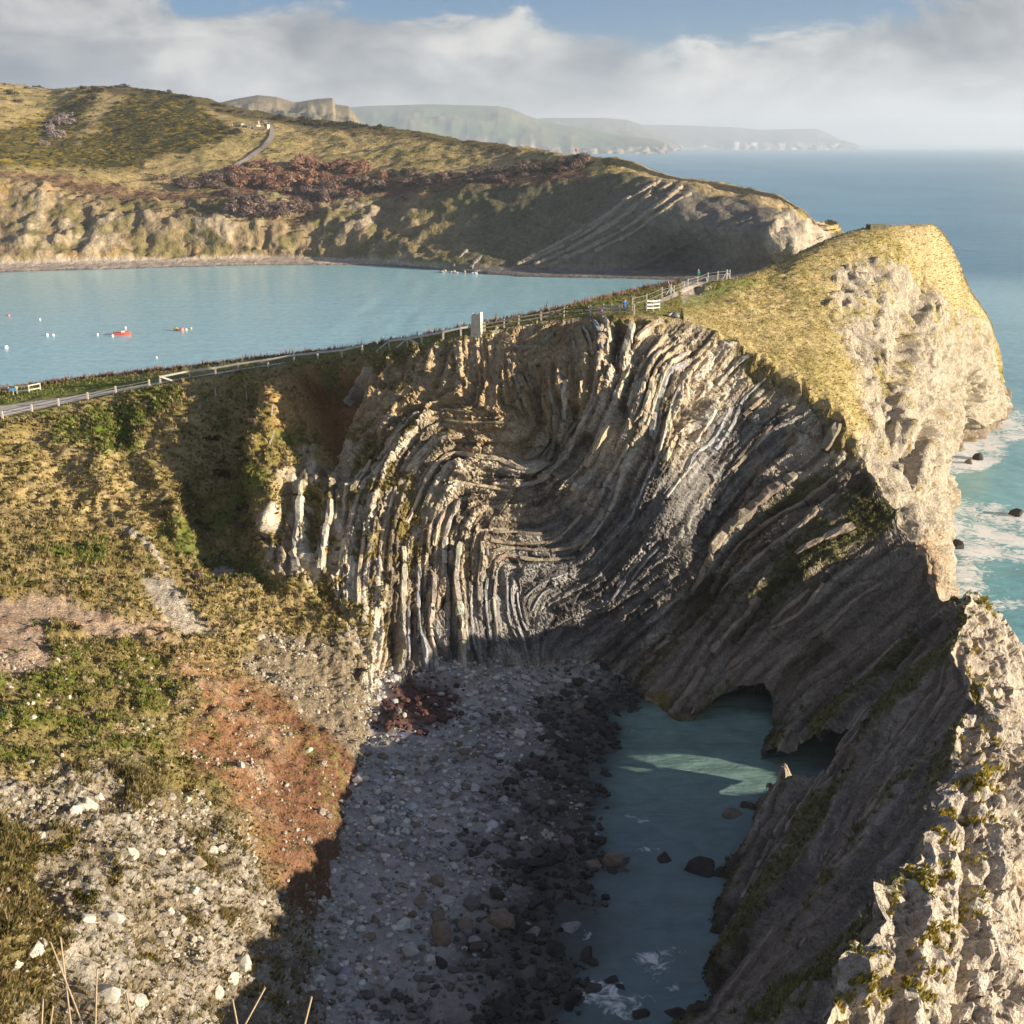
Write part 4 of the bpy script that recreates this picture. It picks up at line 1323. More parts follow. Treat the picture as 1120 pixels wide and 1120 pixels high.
cc = mixc(cc, (.45, .36, .24), sm(butt + .5 * fm, .45, .9) * .7)
cc = mixc(cc, (.46, .28, .11), sm(fbm(fF, 16, 3, 540), .35, .7) * .7)
cc = mixc(cc, (.17, .145, .055), sm(fbm(fF, 14, 3, 550) + .3 * fs, -.05, .35) * .85)
CF = CF + (cc - CF) * (clf * (1 - eastm))[..., None]
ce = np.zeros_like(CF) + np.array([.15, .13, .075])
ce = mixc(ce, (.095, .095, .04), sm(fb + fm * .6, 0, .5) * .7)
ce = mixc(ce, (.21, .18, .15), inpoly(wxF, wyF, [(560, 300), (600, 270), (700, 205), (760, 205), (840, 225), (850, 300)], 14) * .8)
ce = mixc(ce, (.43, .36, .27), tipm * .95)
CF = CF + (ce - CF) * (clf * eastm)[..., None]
CF = mixc(CF, (.42, .31, .17), inpoly(wxF, wyF, [(690, 186), (740, 192), (850, 213), (880, 232), (850, 224), (740, 203)], 3) * .8)
bch = (1 - sm(rowF, tvF[2] - .5, tvF[2] + 2)) * sm(rowF, tvF[1] - 1, tvF[1] + .5)
CF = mixc(CF, (.47, .385, .31), bch * (1 - eastm) * .95)
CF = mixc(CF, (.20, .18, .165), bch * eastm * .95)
CF = mixc(CF, (.10, .085, .07), (1 - sm(FV[..., 2], .1, .8)) * .7 * (1 - hill))
CF = mixc(CF, (.42, .35, .26), tipm * (1 - sm(pyF, 228, 240) * 0) * .8 * sm(pyF, 232, 244))
far_shore = struct(mesh_from('cove_shore', FVd, gridfaces(*FV.shape[:2]), M_far, CF), 'cliffs and gorse hill across the cove')

# ------------------------------------------------------------------ coast far behind
def far_coast(name, label, D_, thick, pts, cliffz, cols, base_noise):
    """pts: skyline pixels left to right. The land rises from the sea through a cliff to that skyline."""
    xs = np.linspace(pts[0][0], pts[-1][0], int((pts[-1][0] - pts[0][0]) * 1.2))
    ys = np.interp(xs, [p[0] for p in pts], [p[1] for p in pts])
    rows = []
    top = np.array([P(x, y_, y=D_ + thick) for x, y_ in zip(xs, ys)])
    base = np.array([P(x, 160, y=D_) for x in xs])
    base[:, 2] = 0
    n1 = fbm(base.astype(np.float32), D_ * .05, 4, base_noise)
    n2 = fbm(base.astype(np.float32), D_ * .012, 3, base_noise + 5)
    cz = np.minimum(cliffz * (1 + .35 * n1), np.maximum(top[:, 2] * .75, 2))
    K_ = 26
    V = np.zeros((K_ + 3, len(xs), 3))
    for k in range(K_):
        t = k / (K_ - 1)
        if t < .35:
            s = t / .35
            yy = base[:, 1] + thick * (.10 * s + .05 * n1 + .03 * n2)
            zz = cz * s
        else:
            s = (t - .35) / .65
            yy = base[:, 1] + thick * (.10 + .90 * s + .05 * n1 * (1 - s))
            zz = cz + (top[:, 2] - cz) * (s ** .8)
        V[k, :, 0] = base[:, 0] * yy / base[:, 1]
        V[k, :, 1] = yy
        V[k, :, 2] = zz
    V[0, :, 2] = -4
    for q, (dy, fz) in enumerate(((.6, .7), (1.4, .3), (2.0, -.03))):
        V[K_ + q] = V[K_ - 1]
        V[K_ + q, :, 1] += thick * dy
        V[K_ + q, :, 2] *= fz
    f = V.astype(np.float32)
    m1, m2, m3 = fbm(f, D_ * .04, 3, base_noise + 9), fbm(f, D_ * .012, 3, base_noise + 13), pn(f * np.array([1, 1, .15], np.float32), D_ * .007, 3)
    hump = sm(np.arange(K_ + 3) / (K_ - 1), .05, .3) * (1 - sm(np.arange(K_ + 3) / (K_ - 1), .75, .98))
    V[..., 2] += hump[:, None] * (m1 * .10 + m2 * .04) * top[:, 2][None]
    V[..., 1] += (1 - sm(np.arange(K_ + 3) / (K_ - 1), .3, .4))[:, None] * m3 * thick * .05
    c = np.zeros(V.shape, np.float32) + np.array(cols[0])
    c = mixc(c, cols[1], sm(m1 + .5 * m2, 0, .5))
    cl = np.broadcast_to((1 - sm(np.arange(K_ + 3) / (K_ - 1), .3, .4))[:, None], c.shape[:2])
    c = mixc(c, cols[2], cl)
    c = mixc(c, cols[3], cl * sm(m3 + m2 * .6, .1, .5))
    return struct(mesh_from(name, V, gridfaces(*V.shape[:2]), M_far, c), label)


far_coast('chalk_hill', 'hazy chalk headland with a white cliff end behind the gorse hill', 2600, 420,
          [(225, 122), (240, 113), (262, 108), (285, 104), (305, 106), (325, 112), (350, 108), (366, 107), (368, 114), (383, 116), (388, 122), (393, 133), (395, 158)], 70,
          [(.25, .20, .12), (.17, .15, .09), (.50, .44, .36), (.62, .56, .47)], 600)
far_coast('green_headland', 'hazy green headland with layered cliffs beyond the cove', 8500, 1100,
          [(330, 122), (400, 116), (470, 114), (545, 116), (560, 119), (578, 127), (600, 134), (640, 141), (680, 148), (715, 152), (727, 156), (730, 159)], 45,
          [(.10, .14, .055), (.17, .155, .075), (.25, .20, .15), (.36, .30, .23)], 620)
far_coast('grey_headland', 'hazy flat-topped headland farther along the coast', 11500, 1300,
          [(520, 134), (600, 129), (660, 129), (685, 131), (700, 136), (720, 146), (738, 153), (745, 159)], 55,
          [(.13, .14, .08), (.18, .155, .10), (.24, .20, .16), (.33, .28, .22)], 640)
far_coast('cape', 'faint cape running out to the horizon', 15000, 1500,
          [(600, 140), (680, 136), (740, 137), (800, 139), (830, 142), (870, 141), (893, 141), (905, 146), (920, 153), (932, 156), (940, 159.2)], 70,
          [(.14, .13, .10), (.17, .15, .11), (.26, .22, .18), (.45, .40, .34)], 660)

# ------------------------------------------------------------------ prominent beds: rows of jointed blocks standing out of the cliff
def smooth1(a, n=3):
    for _ in range(n):
        a = np.concatenate([a[:1], (a[:-2] + 2 * a[1:-1] + a[2:]) / 4, a[-1:]])
    return a


class Picker:
    """World point and normal of a grid under a photo pixel."""
    def __init__(self, V, N_, step=2, rows=None):
        self.V = V[:rows:step, ::step].reshape(-1, 3)
        self.N = N_[:rows:step, ::step].reshape(-1, 3)
        px, py = project(self.V)
        view = self.V - np.array([0, 0, CAM_H])
        ok = (view * self.N).sum(1) < 0
        self.px = np.where(ok, px, 1e6).astype(np.float32)
        self.py = np.where(ok, py, 1e6).astype(np.float32)

    def __call__(self, x, y, k=1):
        d = (self.px - x) ** 2 + (self.py - y) ** 2
        if k == 1:
            i = int(np.argmin(d))
            return self.V[i].copy(), self.N[i].copy()
        i = np.argpartition(d, k)[:k]
        n = self.N[i].mean(0)
        return self.V[i].mean(0), n / np.linalg.norm(n)


pick_in = Picker(INd, NI)
N_neck = normals(NKd); N_neck *= np.where(N_neck[..., 2].mean() < 0, -1, 1)
pick_neck = Picker(NKd, N_neck, 1)
pick_head = Picker(HLd, NH, 2)
rF = int(np.searchsorted(TVF, tvF[6]))
pick_far = Picker(FVd, NF, 1, rF)
BEDCOL = [(.60, .49, .335), (.54, .475, .375), (.39, .385, .375), (.37, .30, .22)]


def resample(pts, step):
    pts = np.asarray(pts, float)
    d = np.linalg.norm(np.diff(pts, axis=0), axis=1)
    t = np.concatenate([[0], np.cumsum(d)])
    n = max(3, int(t[-1] / step) + 1)
    T = np.linspace(0, t[-1], n)
    M = pchip(t + np.arange(len(t)) * 1e-6, pts, T)
    return M


def bed_mesh(name, pts_px, thick_px, proud, colr, picker, parent, seed, step_px=4.0, blk=(1.4, 5.0), mat=None):
    r_ = np.random.default_rng(seed)
    pp = resample(pts_px, step_px)
    W, NN_ = [], []
    for x, y in pp:
        p, n = picker(x, y, 14)
        W.append(p)
        NN_.append(n)
    W, NN_ = smooth1(np.array(W), 4), smooth1(np.array(NN_), 8)
    NN_ /= np.linalg.norm(NN_, axis=1)[:, None]
    dep = np.linalg.norm(W - np.array([0, 0, CAM_H]), axis=1).mean()
    wid = thick_px * dep / FPX
    d = np.linalg.norm(np.diff(W, axis=0), axis=1)
    S = np.concatenate([[0], np.cumsum(d)])
    tot = S[-1]
    V, F, Cc = [], [], []
    s0 = 0.0
    prof = np.array([(-.5, -1.2), (-.52, .62), (-.36, .98), (.34, 1.0), (.52, .66), (.5, -1.2)])
    lim = max(wid, .5)
    while s0 < tot - .15 * lim:
        L_ = r_.uniform(*blk) * (lim ** .6)
        s1 = min(tot, s0 + L_)
        if tot - s1 < .5 * lim:
            s1 = tot
        gap = .01 + .035 * r_.random()
        ns_ = max(2, int((s1 - s0) / .7) + 1)
        off = r_.normal(0, .10) * proud + r_.normal(0, .05)
        sc = 1 + r_.normal(0, .16)
        shift = r_.normal(0, .05) * wid
        cb = np.array(colr) * (1 + r_.normal(0, .10)) * (1 + r_.normal(0, .03, 3))
        b0 = len(V)
        if r_.random() < .06:
            s0 = s1
            continue
        for q in range(ns_):
            s = s0 + gap + (s1 - s0 - 2 * gap) * q / (ns_ - 1)
            p = np.array([np.interp(s, S, W[:, a]) for a in range(3)])
            n = np.array([np.interp(s, S, NN_[:, a]) for a in range(3)])
            s_a, s_b = max(0, s - .8), min(tot, s + .8)
            t = np.array([np.interp(s_b, S, W[:, a]) - np.interp(s_a, S, W[:, a]) for a in range(3)])
            t /= np.linalg.norm(t) + 1e-9
            n = n - t * (n @ t)
            n /= np.linalg.norm(n)
            w = np.cross(n, t)
            endk = .82 if q in (0, ns_ - 1) else 1.0
            for (a, b) in prof:
                hh = (proud + off) * (b * (endk if b > 0 else 1)) if b > 0 else b
                V.append(p + w * (a * wid * sc * endk + shift) + n * hh + r_.normal(0, .065, 3) * min(1, wid / .6))
                Cc.append(cb * (1 + r_.normal(0, .05)))
        k = len(prof)
        for q in range(ns_ - 1):
            for m_ in range(k - 1):
                a = b0 + q * k + m_
                F.append((a, a + 1, a + k + 1, a + k))
        for q, rev in ((0, False), (ns_ - 1, True)):
            a = b0 + q * k
            F += [(a, a + 1, a + 4, a + 5), (a + 1, a + 2, a + 3, a + 4)]
        s0 = s1
    if not F:
        return None
    return mesh_from(name, V, F, mat or M_bed, Cc, smooth=False, parent=parent)


for i, (pts, th, pr, kd) in enumerate(BEDS):
    x_ = np.mean([q[0] for q in pts])
    y_ = np.mean([q[1] for q in pts])
    par = ridge_a if (y_ > 745 and x_ > 800) else (wall_r if x_ > 790 else cliff)
    ctr = pts[len(pts) // 2]
    colr = np.array(BEDCOL[kd])
    if kd == 0 and ctr[1] < 470 and ctr[0] < 560:
        colr = np.array([.52, .39, .235])
    bed_mesh('limestone_bed', pts, th * .78, pr * .6, colr, pick_in, par, 1000 + i)
# tilted beds on the far headland of the cove
FBEDS = [([(566, 291), (610, 268), (655, 243), (690, 218), (722, 199)], 3.5, 2.2), ([(585, 292), (630, 270), (670, 246), (705, 220), (735, 202)], 4, 2.6),
         ([(575, 288), (600, 277), (640, 256), (672, 234)], 3, 1.8), ([(600, 292), (640, 274), (690, 246), (722, 224), (745, 206)], 4, 2.4),
         ([(650, 275), (690, 255), (730, 228), (755, 212)], 3, 1.8), ([(690, 295), (740, 270), (790, 250), (830, 238)], 3, 1.5), ([(640, 262), (668, 246), (700, 224), (715, 206)], 3, 1.8),
         ([(496, 291), (505, 279), (511, 273)], 2.5, 1.5), ([(515, 293), (521, 284), (526, 281)], 2.5, 1.5)]
for i, (pts, th, pr) in enumerate(FBEDS):
    bed_mesh('tilted_bed', pts, th * 1.25, pr * .7, (.33, .275, .20) if i not in (5, 7, 8) else (.23, .2, .165), pick_far, far_shore, 1500 + i, 5.0, (1.6, 4.0))


# ------------------------------------------------------------------ stones
def ico(sub_):
    import bmesh
    bm = bmesh.new()
    bmesh.ops.create_icosphere(bm, subdivisions=sub_, radius=1.0)
    v = np.array([q.co[:] for q in bm.verts])
    f = np.array([[q.index for q in fa_.verts] for fa_ in bm.faces])
    bm.free()
    return v, f


ICO1, ICO1F = ico(1)
ICO2, ICO2F = ico(2)


def rock_verts(base, r_, blocky=.55):
    """A broken stone: a ball cut by random planes."""
    v = base.copy()
    for _ in range(r_.integers(9, 14)):
        n = r_.normal(size=3)
        n /= np.linalg.norm(n)
        h = r_.uniform(.45, .85) if blocky > .4 else r_.uniform(.7, .95)
        d = v @ n
        v = v - np.maximum(d - h, 0)[:, None] * n
    v += r_.normal(0, .02, v.shape)
    return v


ROCKS = [rock_verts(ICO2, np.random.default_rng(50 + i)) for i in range(8)]
ROCKS1 = [rock_verts(ICO1, np.random.default_rng(70 + i), .3) for i in range(10)]
rock_me = {}


def rock_mesh(i, tint):
    key = (i, tint)
    if key not in rock_me:
        V = ROCKS[i]
        me = bpy.data.meshes.new('boulder')
        me.from_pydata([tuple(q) for q in V], [], [tuple(int(a) for a in q) for q in ICO2F])
        me.materials.append(TINT[tint])
        rock_me[key] = me
    return rock_me[key]


TINT = {k: plain_mat('stone_' + k, c, .85, .25, .25, .5) for k, c in dict(grey=(.27, .26, .255), pale=(.43, .41, .385), brown=(.20, .155, .11), wet=(.045, .04, .036), white=(.47, .425, .35), warm=(.36, .29, .2)).items()}


def boulder(x, y, z, s, tint, r_, flat=.7, sink=.35):
    o = bpy.data.objects.new('boulder', rock_mesh(int(r_.integers(len(ROCKS))), tint))
    COL.objects.link(o)
    o.scale = (s * r_.uniform(.8, 1.25), s * r_.uniform(.75, 1.1), s * flat * r_.uniform(.8, 1.15))
    o.rotation_euler = (r_.normal(0, .25), r_.normal(0, .25), r_.uniform(0, 6.28))
    o.location = (x, y, z + s * flat * (1 - 2 * sink) * .7)
    return o


def stones_mesh(name, pos, size, col, r_, label, nrm=None, parent=None, flat=.65):
    """Stones too small to pick apart: one mesh."""
    V, F, Cc = [], [], []
    n = len(pos)
    base = 0
    k = len(ICO1)
    for i in range(n):
        v = ROCKS1[r_.integers(len(ROCKS1))] * (size[i] * r_.uniform(.7, 1.3, 3) * np.array([1, 1, flat]))
        a = r_.uniform(0, 6.28)
        c, s = math.cos(a), math.sin(a)
        v = v @ np.array([[c, s, 0], [-s, c, 0], [0, 0, 1]])
        V.append(v + pos[i])
        Cc.append(np.tile(col[i], (k, 1)))
    V = np.concatenate(V)
    Cc = np.concatenate(Cc)
    F = (ICO1F[None] + (np.arange(n) * k)[:, None, None]).reshape(-1, 3)
    o = mesh_from(name, V, F, M_stone, Cc, smooth=False, parent=parent)
    tag(o, label, kind='stuff')
    return o


r_b = np.random.default_rng(21)
# big named blocks first (photo pixel, half-size, tint, label)
BIG = [((548, 1003), 1.55, 'brown', 'big dark wedge-shaped boulder, largest in the middle of the beach'), ((483, 1018), 1.25, 'brown', 'flat-topped dark boulder left of the largest wedge boulder'),
       ((510, 1008), .9, 'brown', 'small brown block leaning between the two largest boulders'), ((480, 962), .8, 'brown', 'brown cube-like boulder on pale shingle left of the beach centre'),
       ((461, 982), .85, 'brown', 'brown pyramid-shaped boulder on the pale shingle'), ((556, 945), .95, 'wet', 'black rounded boulder above the wedge boulder'),
       ((670, 938), 1.6, 'brown', 'tall brown boulder at the water edge beside the pool'), ((650, 945), 1.1, 'brown', 'dark boulder leaning on the tall brown boulder at the pool edge'),
       ((624, 1011), 1.2, 'grey', 'squarish grey boulder standing in shallow water'), ((581, 1014), .95, 'grey', 'rounded grey boulder right of the wedge boulder'),
       ((724, 938), 1.0, 'wet', 'lone dark rock in the water left of the ridge'), ((768, 950), 1.7, 'wet', 'black sea rock close to the ridge foot in the pool'), ((786, 955), 1.2, 'wet', 'smaller black sea rock touching the ridge foot'),
       ((645, 1052), .9, 'wet', 'dark boulder at the lower pool shore'), ((680, 1080), .8, 'wet', 'dark low rock awash in the lower pool'), ((668, 1072), .7, 'wet', 'elongated black rock awash at lower pool edge'),
       ((700, 1110), 1.0, 'wet', 'black boulder at the bottom corner of the pool'), ((740, 1108), 1.2, 'wet', 'black boulder against the ridge at the bottom of the pool'), ((633, 772), .9, 'brown', 'brown boulder near the back of the beach'),
       ((660, 795), .7, 'wet', 'dark stone at the upper pool shore'), ((656, 832), .8, 'wet', 'dark rock in shallow water at the upper pool'), ((480, 1000), .8, 'brown', 'brown boulder left of the flat-topped dark boulder'),
       ((800, 1020), 1.5, 'wet', 'rounded dark buttress rock at the ridge foot'), ((800, 890), 1.3, 'brown', 'brown rock knob at the ridge foot by the sunlit patch')]
for (px_, py_), s, t, lab in BIG:
    g_ = P(px_, py_, z=1.0)
    for _ in range(3):
        g_ = P(px_, py_, z=float(max(beach_z(g_[0], g_[1]), -.3)) + .3 * s)
    o = boulder(g_[0], g_[1], max(float(beach_z(g_[0], g_[1])), -.4), s * 1.0, t, r_b)
    tag(o, lab, 'boulder', 'boulders on the beach')
n_ind = 262
cnt = 0
LAB = {'wet': 'dark wet boulder among the black stones along the pool shore', 'grey': 'grey limestone boulder among the beach shingle', 'pale': 'pale limestone boulder among the beach shingle', 'brown': 'brown sandstone-coloured boulder among the beach shingle'}
while cnt < n_ind:
    y = r_b.uniform(52, 130)
    x = shore_x(y) - r_b.gamma(2.0, 3.4) + 3.4
    z = float(beach_z(x, y))
    if x < -17 or z < -.5:
        continue
    wetp = 1 - sm(np.float64(z), .6, 2.4)
    t = 'wet' if r_b.random() < wetp * 1.15 else r_b.choice(['grey', 'grey', 'pale', 'brown'])
    s = min(r_b.uniform(.34, .52) * (1 + r_b.exponential(.38)), 1.2)
    o = boulder(x, y, z, s, t, r_b)
    size_ = 'small' if s < .45 else ('medium' if s < .65 else 'large')
    place = 'standing in the pool' if z < .05 else ('at the water edge' if z < .8 else ('on the upper shingle' if z > 2.2 else 'on the lower shingle'))
    row_ = 'near the bottom of the picture' if y < 70 else ('level with the lower pool' if y < 88 else ('level with the upper pool' if y < 106 else 'towards the folded cliff'))
    kind_ = {'wet': 'black wet', 'grey': 'grey', 'pale': 'pale', 'brown': 'brown'}[t]
    tag(o, f'{size_} {kind_} boulder {place}, {row_}', 'boulder', 'boulders on the beach')
    cnt += 1
# shingle
N_ = 16000
yy = 50 + 82 * r_b.random(N_) ** .85
xx = r_b.uniform(-20, 15, N_)
zz = beach_z(xx, yy)
keep = (zz > -.25) & (xx < shore_x(yy) + 2.0)
xx, yy, zz = xx[keep], yy[keep], zz[keep]
sz = np.clip(r_b.lognormal(math.log(.16), .55, len(xx)), 0.06, .7)
pos = np.stack([xx, yy, zz + sz * .15], -1)
pv = fbm(pos.astype(np.float32), 5, 2, 330)
wt_ = 1 - sm(zz + 1.1 * pv, .3, 2.5)
base = np.array([.43, .405, .37])[None] * r_b.uniform(.38, 1.6, (len(xx), 1)) * (1 + r_b.normal(0, .05, (len(xx), 3)))
br = r_b.random(len(xx)) < .12
base[br] = np.array([.22, .165, .115]) * r_b.uniform(.7, 1.2, (br.sum(), 1))
px9, py9 = project(pos)
wd9 = (inpoly(px9 + 10 * pv, py9, [(408, 770), (438, 738), (505, 745), (500, 790), (450, 806), (408, 804)], 8) > r_b.random(len(xx)) * 1.15)
base[wd9] = np.array([.10, .045, .035]) * r_b.uniform(.6, 1.4, (wd9.sum(), 1))
base = base * (1 - .9 * wt_[:, None])
stones_mesh('shingle', pos, sz, base, r_b, 'loose grey shingle and cobbles covering the beach')

# pale stones on the scree and the slumped slope
def scatter(mask, V, n, r_):
    m = np.clip(mask, 0, 1)
    dv_ = np.linalg.norm(np.gradient(V, axis=0), axis=2) * np.linalg.norm(np.gradient(V, axis=1), axis=2)
    w = (m * dv_).ravel()
    w /= w.sum()
    return r_.choice(len(w), size=n, p=w)


r_s = np.random.default_rng(31)
vis = (pxI > -60) & (pxI < 1180) & (pyI < 1180) & (pyI > 300)
mS = (scree * (1 - sm(C[..., 1] / (C[..., 0] + 1e-6), .8, .86)) + .22 * redsoil + .5 * greysc + .12 * bench) * (1 - rock) * vis
clump = sm(fbm(INf, 4.5, 3, 340), -.1, .5)
ii = scatter(mS * (1 - .8 * screeveg) * (.08 + clump ** 2), INd, 4200, r_s)
Vf = INd.reshape(-1, 3)
sz = np.clip(r_s.lognormal(math.log(.10), .55, len(ii)), .045, .5)
cc_ = np.array([.42, .37, .295])[None] * r_s.uniform(.65, 1.25, (len(ii), 1))
stones_mesh('scree_stones', Vf[ii] + r_s.normal(0, .1, (len(ii), 3)) * [1, 1, 0], sz, cc_, r_s, 'pale loose stones strewn over the slumped slope', flat=.75)
SLB = [((108, 875), .75, 'white block at the right of the row of pale blocks under the grass bench'), ((99, 880), .8, 'tallest white block in the row under the grass bench'), ((90, 884), .6, 'white block at the left of the row under the grass bench'), ((80, 890), .7, 'cracked white block lower left of the row under the bench'),
       ((122, 1008), 1.0, 'large broken white rock alone on the lower grassy scree'), ((96, 1004), .6, 'pale rock left of the large broken white rock'), ((216, 948), .75, 'tan upright block on the scree edge above the grey gully'), ((243, 928), .7, 'pale block at the top right edge of the scree'),
       ((235, 932), .6, 'pale block beside the topmost scree block'), ((172, 935), .7, 'rounded pale outcrop in the middle of the scree'), ((143, 935), .6, 'grey outcrop left of the rounded pale outcrop'), ((307, 712), .6, 'white rock at the top of the shaded gully'), ((285, 700), .55, 'white rock left of the gully top'),
       ((310, 810), .6, 'pale rock on the red soil'), ((337, 822), .55, 'pale rock low on the red soil at the shadow edge'), ((255, 1075), .9, 'pale jointed block at the lower edge of the sunlit scree'), ((240, 1090), .8, 'pale block below the jointed block by the shadow'), ((270, 1055), .8, 'pale block above the jointed block by the shadow'),
       ((120, 1090), .9, 'white upright rock at the bottom among dry grass'), ((150, 1105), .9, 'white rock rib at the bottom of the scree'), ((40, 1040), .7, 'white rock cluster left of the dark hollow'), ((20, 1060), .6, 'white rock at the lower left edge'), ((185, 1000), .55, 'pale stone in the centre of the scree'), ((212, 975), .55, 'pale stone right of the scree centre')]
for (px_, py_), s, lab in SLB:
    p, n = pick_in(px_, py_, 6)
    o = boulder(p[0], p[1], p[2], s * .8, 'white' if 'tan' not in lab else 'warm', r_s, .9, .3)
    tag(o, lab, 'rock', 'pale rocks on the slumped slope')
# fallen blocks on the sea side
for (px_, py_), s, t, lab in [((1047, 596), 1.6, 'wet', 'dark weed-covered rock in the surf below the cliff'), ((1112, 562), 1.7, 'wet', 'low dark rock awash in white surf near the right edge'), ((1070, 500), 1.6, 'wet', 'dark ledge rock at the headland foot'), ((1060, 505), 1.2, 'brown', 'brown rock beside the ledge at the headland foot')]:
    g_ = P(px_, py_, z=.3)
    tag(boulder(g_[0], g_[1], -.2, s, t, r_s, .75, .3), lab, 'rock', 'rocks in the surf')
# limestone ledge in the cove
for i in range(22):
    px_ = r_s.uniform(480, 546)
    g_ = P(px_, 297.0 + r_s.normal(0, .9) - abs(px_ - 515) * .02, z=.6)
    o = boulder(g_[0], g_[1], .1, r_s.uniform(.6, 1.4), r_s.choice(['warm', 'grey', 'pale']), r_s, .75, .3)
    tag(o, ('small' if o.scale[0] < 1.2 else 'large') + ' pale rock in the low reef along the far cove shore, ' + ('left end' if px_ < 494 else ('middle' if px_ < 520 else 'right end')), 'rock', 'reef rocks in the cove')

# ------------------------------------------------------------------ grass: tufts of bent blades, one mesh per stretch of ground
def tufts(name, label, V, N_, mask, n, r_, h, w, cols, parent=None, blades=5, lean=(.25, -.1, 0)):
    idx = scatter(mask, V, n, r_)
    p = V.reshape(-1, 3)[idx] + r_.normal(0, .12, (n, 3)) * [1, 1, .2]
    nn = N_.reshape(-1, 3)[idx] * .45 + np.array([0, 0, .75])
    hh = h * r_.lognormal(0, .35, n)
    ci = r_.integers(0, len(cols), n)
    cb = np.array(cols)[ci] * r_.uniform(.7, 1.25, (n, 1))
    Vs, Cs = [], []
    for b in range(blades):
        a = r_.uniform(0, 6.28, n)
        dirv = np.stack([np.cos(a), np.sin(a), np.zeros(n)], -1)
        side = np.stack([-np.sin(a), np.cos(a), np.zeros(n)], -1)
        tip = p + nn * hh[:, None] * r_.uniform(.7, 1.1, (n, 1)) + (dirv * r_.uniform(.2, .8, (n, 1)) + np.array(lean)) * hh[:, None]
        bs_ = p + dirv * (w * .5) - nn * .05
        ww = (w * r_.uniform(.6, 1.2, n))[:, None]
        Vs.append(np.stack([bs_ - side * ww * .5, bs_ + side * ww * .5, tip], 1))
        cc1 = cb * r_.uniform(.85, 1.15, (n, 1))
        Cs.append(np.stack([cc1 * .9, cc1 * .9, cc1 * 1.08], 1))
    Vs = np.concatenate(Vs).reshape(-1, 3)
    Cs = np.concatenate(Cs).reshape(-1, 3)
    F = np.arange(len(Vs), dtype=np.int32).reshape(-1, 3)
    return tag(mesh_from(name, Vs, F, M_leaf, Cs, smooth=False, parent=parent), label, kind='stuff')


r_g = np.random.default_rng(41)
OLV = [(.46, .345, .16), (.36, .28, .10), (.27, .225, .07), (.50, .39, .21), (.20, .20, .05)]
lm = veg * vis * (pxI < 640) * (.35 + .65 * sm(n_mid + n_sml, -.5, .5))
tufts('grass', 'rough tussock grass on the slopes of the bowl', INd, NI2, lm * (pyI < 720), 14000, r_g, .25, .22, OLV)
tufts('grass', 'short grass tufts among the slumped ground', INd, NI2, lm * (pyI >= 700), 15000, r_g, .13, .13, OLV)
tufts('grass', 'tawny grass and low plants at the bottom left', INd, NI2, screeveg * vis * (pyI > 840) + .06 * scree * vis, 11000, r_g, .24, .13, [(.36, .27, .12), (.27, .21, .075), (.20, .17, .055), (.42, .33, .17), (.14, .13, .04)])
GRN = [(.15, .23, .03), (.2, .25, .045), (.28, .27, .07)]
tufts('grass', 'bright green grass patches on the slope', INd, NI2, (vivid + .35 * bench * sm(n_mid, 0, .4)) * vis * (1 - rock), 6500, r_g, .17, .16, GRN)
tufts('grass', 'dark grass growing on the shaded ridge', INd, NI2, veg_r * vis * rock * ~hole_near, 4500, r_g, .24, .2, [(.19, .185, .055), (.25, .21, .08), (.15, .155, .04)])
pxn_, pyn_ = project(NKd)
visN = (pxn_ > -60) & (pxn_ < 900) & (rowN < tvN[3] + 3)
tufts('grass', 'short grass along the path on the neck', NKd, N_neck, (1 - scrub) * visN * (rowN > np.where(pxn_ < 240, tvN[1] * .9, 0)), 7000, r_g, .12, .14, [(.22, .25, .06), (.33, .29, .1), (.44, .37, .17)])
tufts('dry_scrub', 'dead russet bracken along the far edge of the neck', NKd, N_neck, scrub * visN * (rowN < tvN[3]), 9000, r_g, .42, .2, [(.33, .19, .115), (.38, .27, .18), (.27, .15, .09), (.42, .33, .24)])
visH = (pxH > 700) & (rowH > tvH[2])
NH2 = NH
tufts('grass', 'long straw grass on the headland', HLd, NH2, grassH * visH, 6000, r_g, .2, .16, [(.56, .43, .19), (.48, .37, .15), (.38, .31, .11), (.62, .49, .25)], lean=(.35, -.35, -.25))
tufts('lichen_plants', 'yellow-green plants in the cracks of the ridge crest', ROd, NR, lich * (rowR > .3), 1500, r_g, .22, .22, [(.34, .27, .03), (.22, .19, .03), (.40, .30, .05)])
# bushes on the slope: rounded heaps of small leaves
def bush_mesh(r_, n, cols, leaf, flat=.75, twiggy=0.0):
    Vs, Cs = [], []
    lob = [(r_.normal(0, .42, 3) * [1, 1, .5], r_.uniform(.42, .75)) for _ in range(6)]
    for i in range(n):
        c, rad = lob[r_.integers(len(lob))]
        d = r_.normal(size=3)
        d /= np.linalg.norm(d)
        d[2] = abs(d[2]) if r_.random() < .8 else d[2]
        p = c + d * rad * r_.uniform(.65, 1.05)
        p[2] = max(p[2] * flat + .35, 0)
        u = r_.normal(size=3)
        u /= np.linalg.norm(u)
        v = np.cross(u, d)
        v /= np.linalg.norm(v) + 1e-6
        s = leaf * r_.uniform(.6, 1.4)
        asp = 2.2 if r_.random() < twiggy else 1.0
        k = np.array(cols[r_.integers(len(cols))]) * r_.uniform(.75, 1.25)
        Vs += [p - u * s * asp, p + v * s * .8, p + u * s * asp, p - v * s * .8]
        Cs += [k] * 4
    F = np.arange(len(Vs)).reshape(-1, 4)
    return np.array(Vs), F, np.array(Cs)


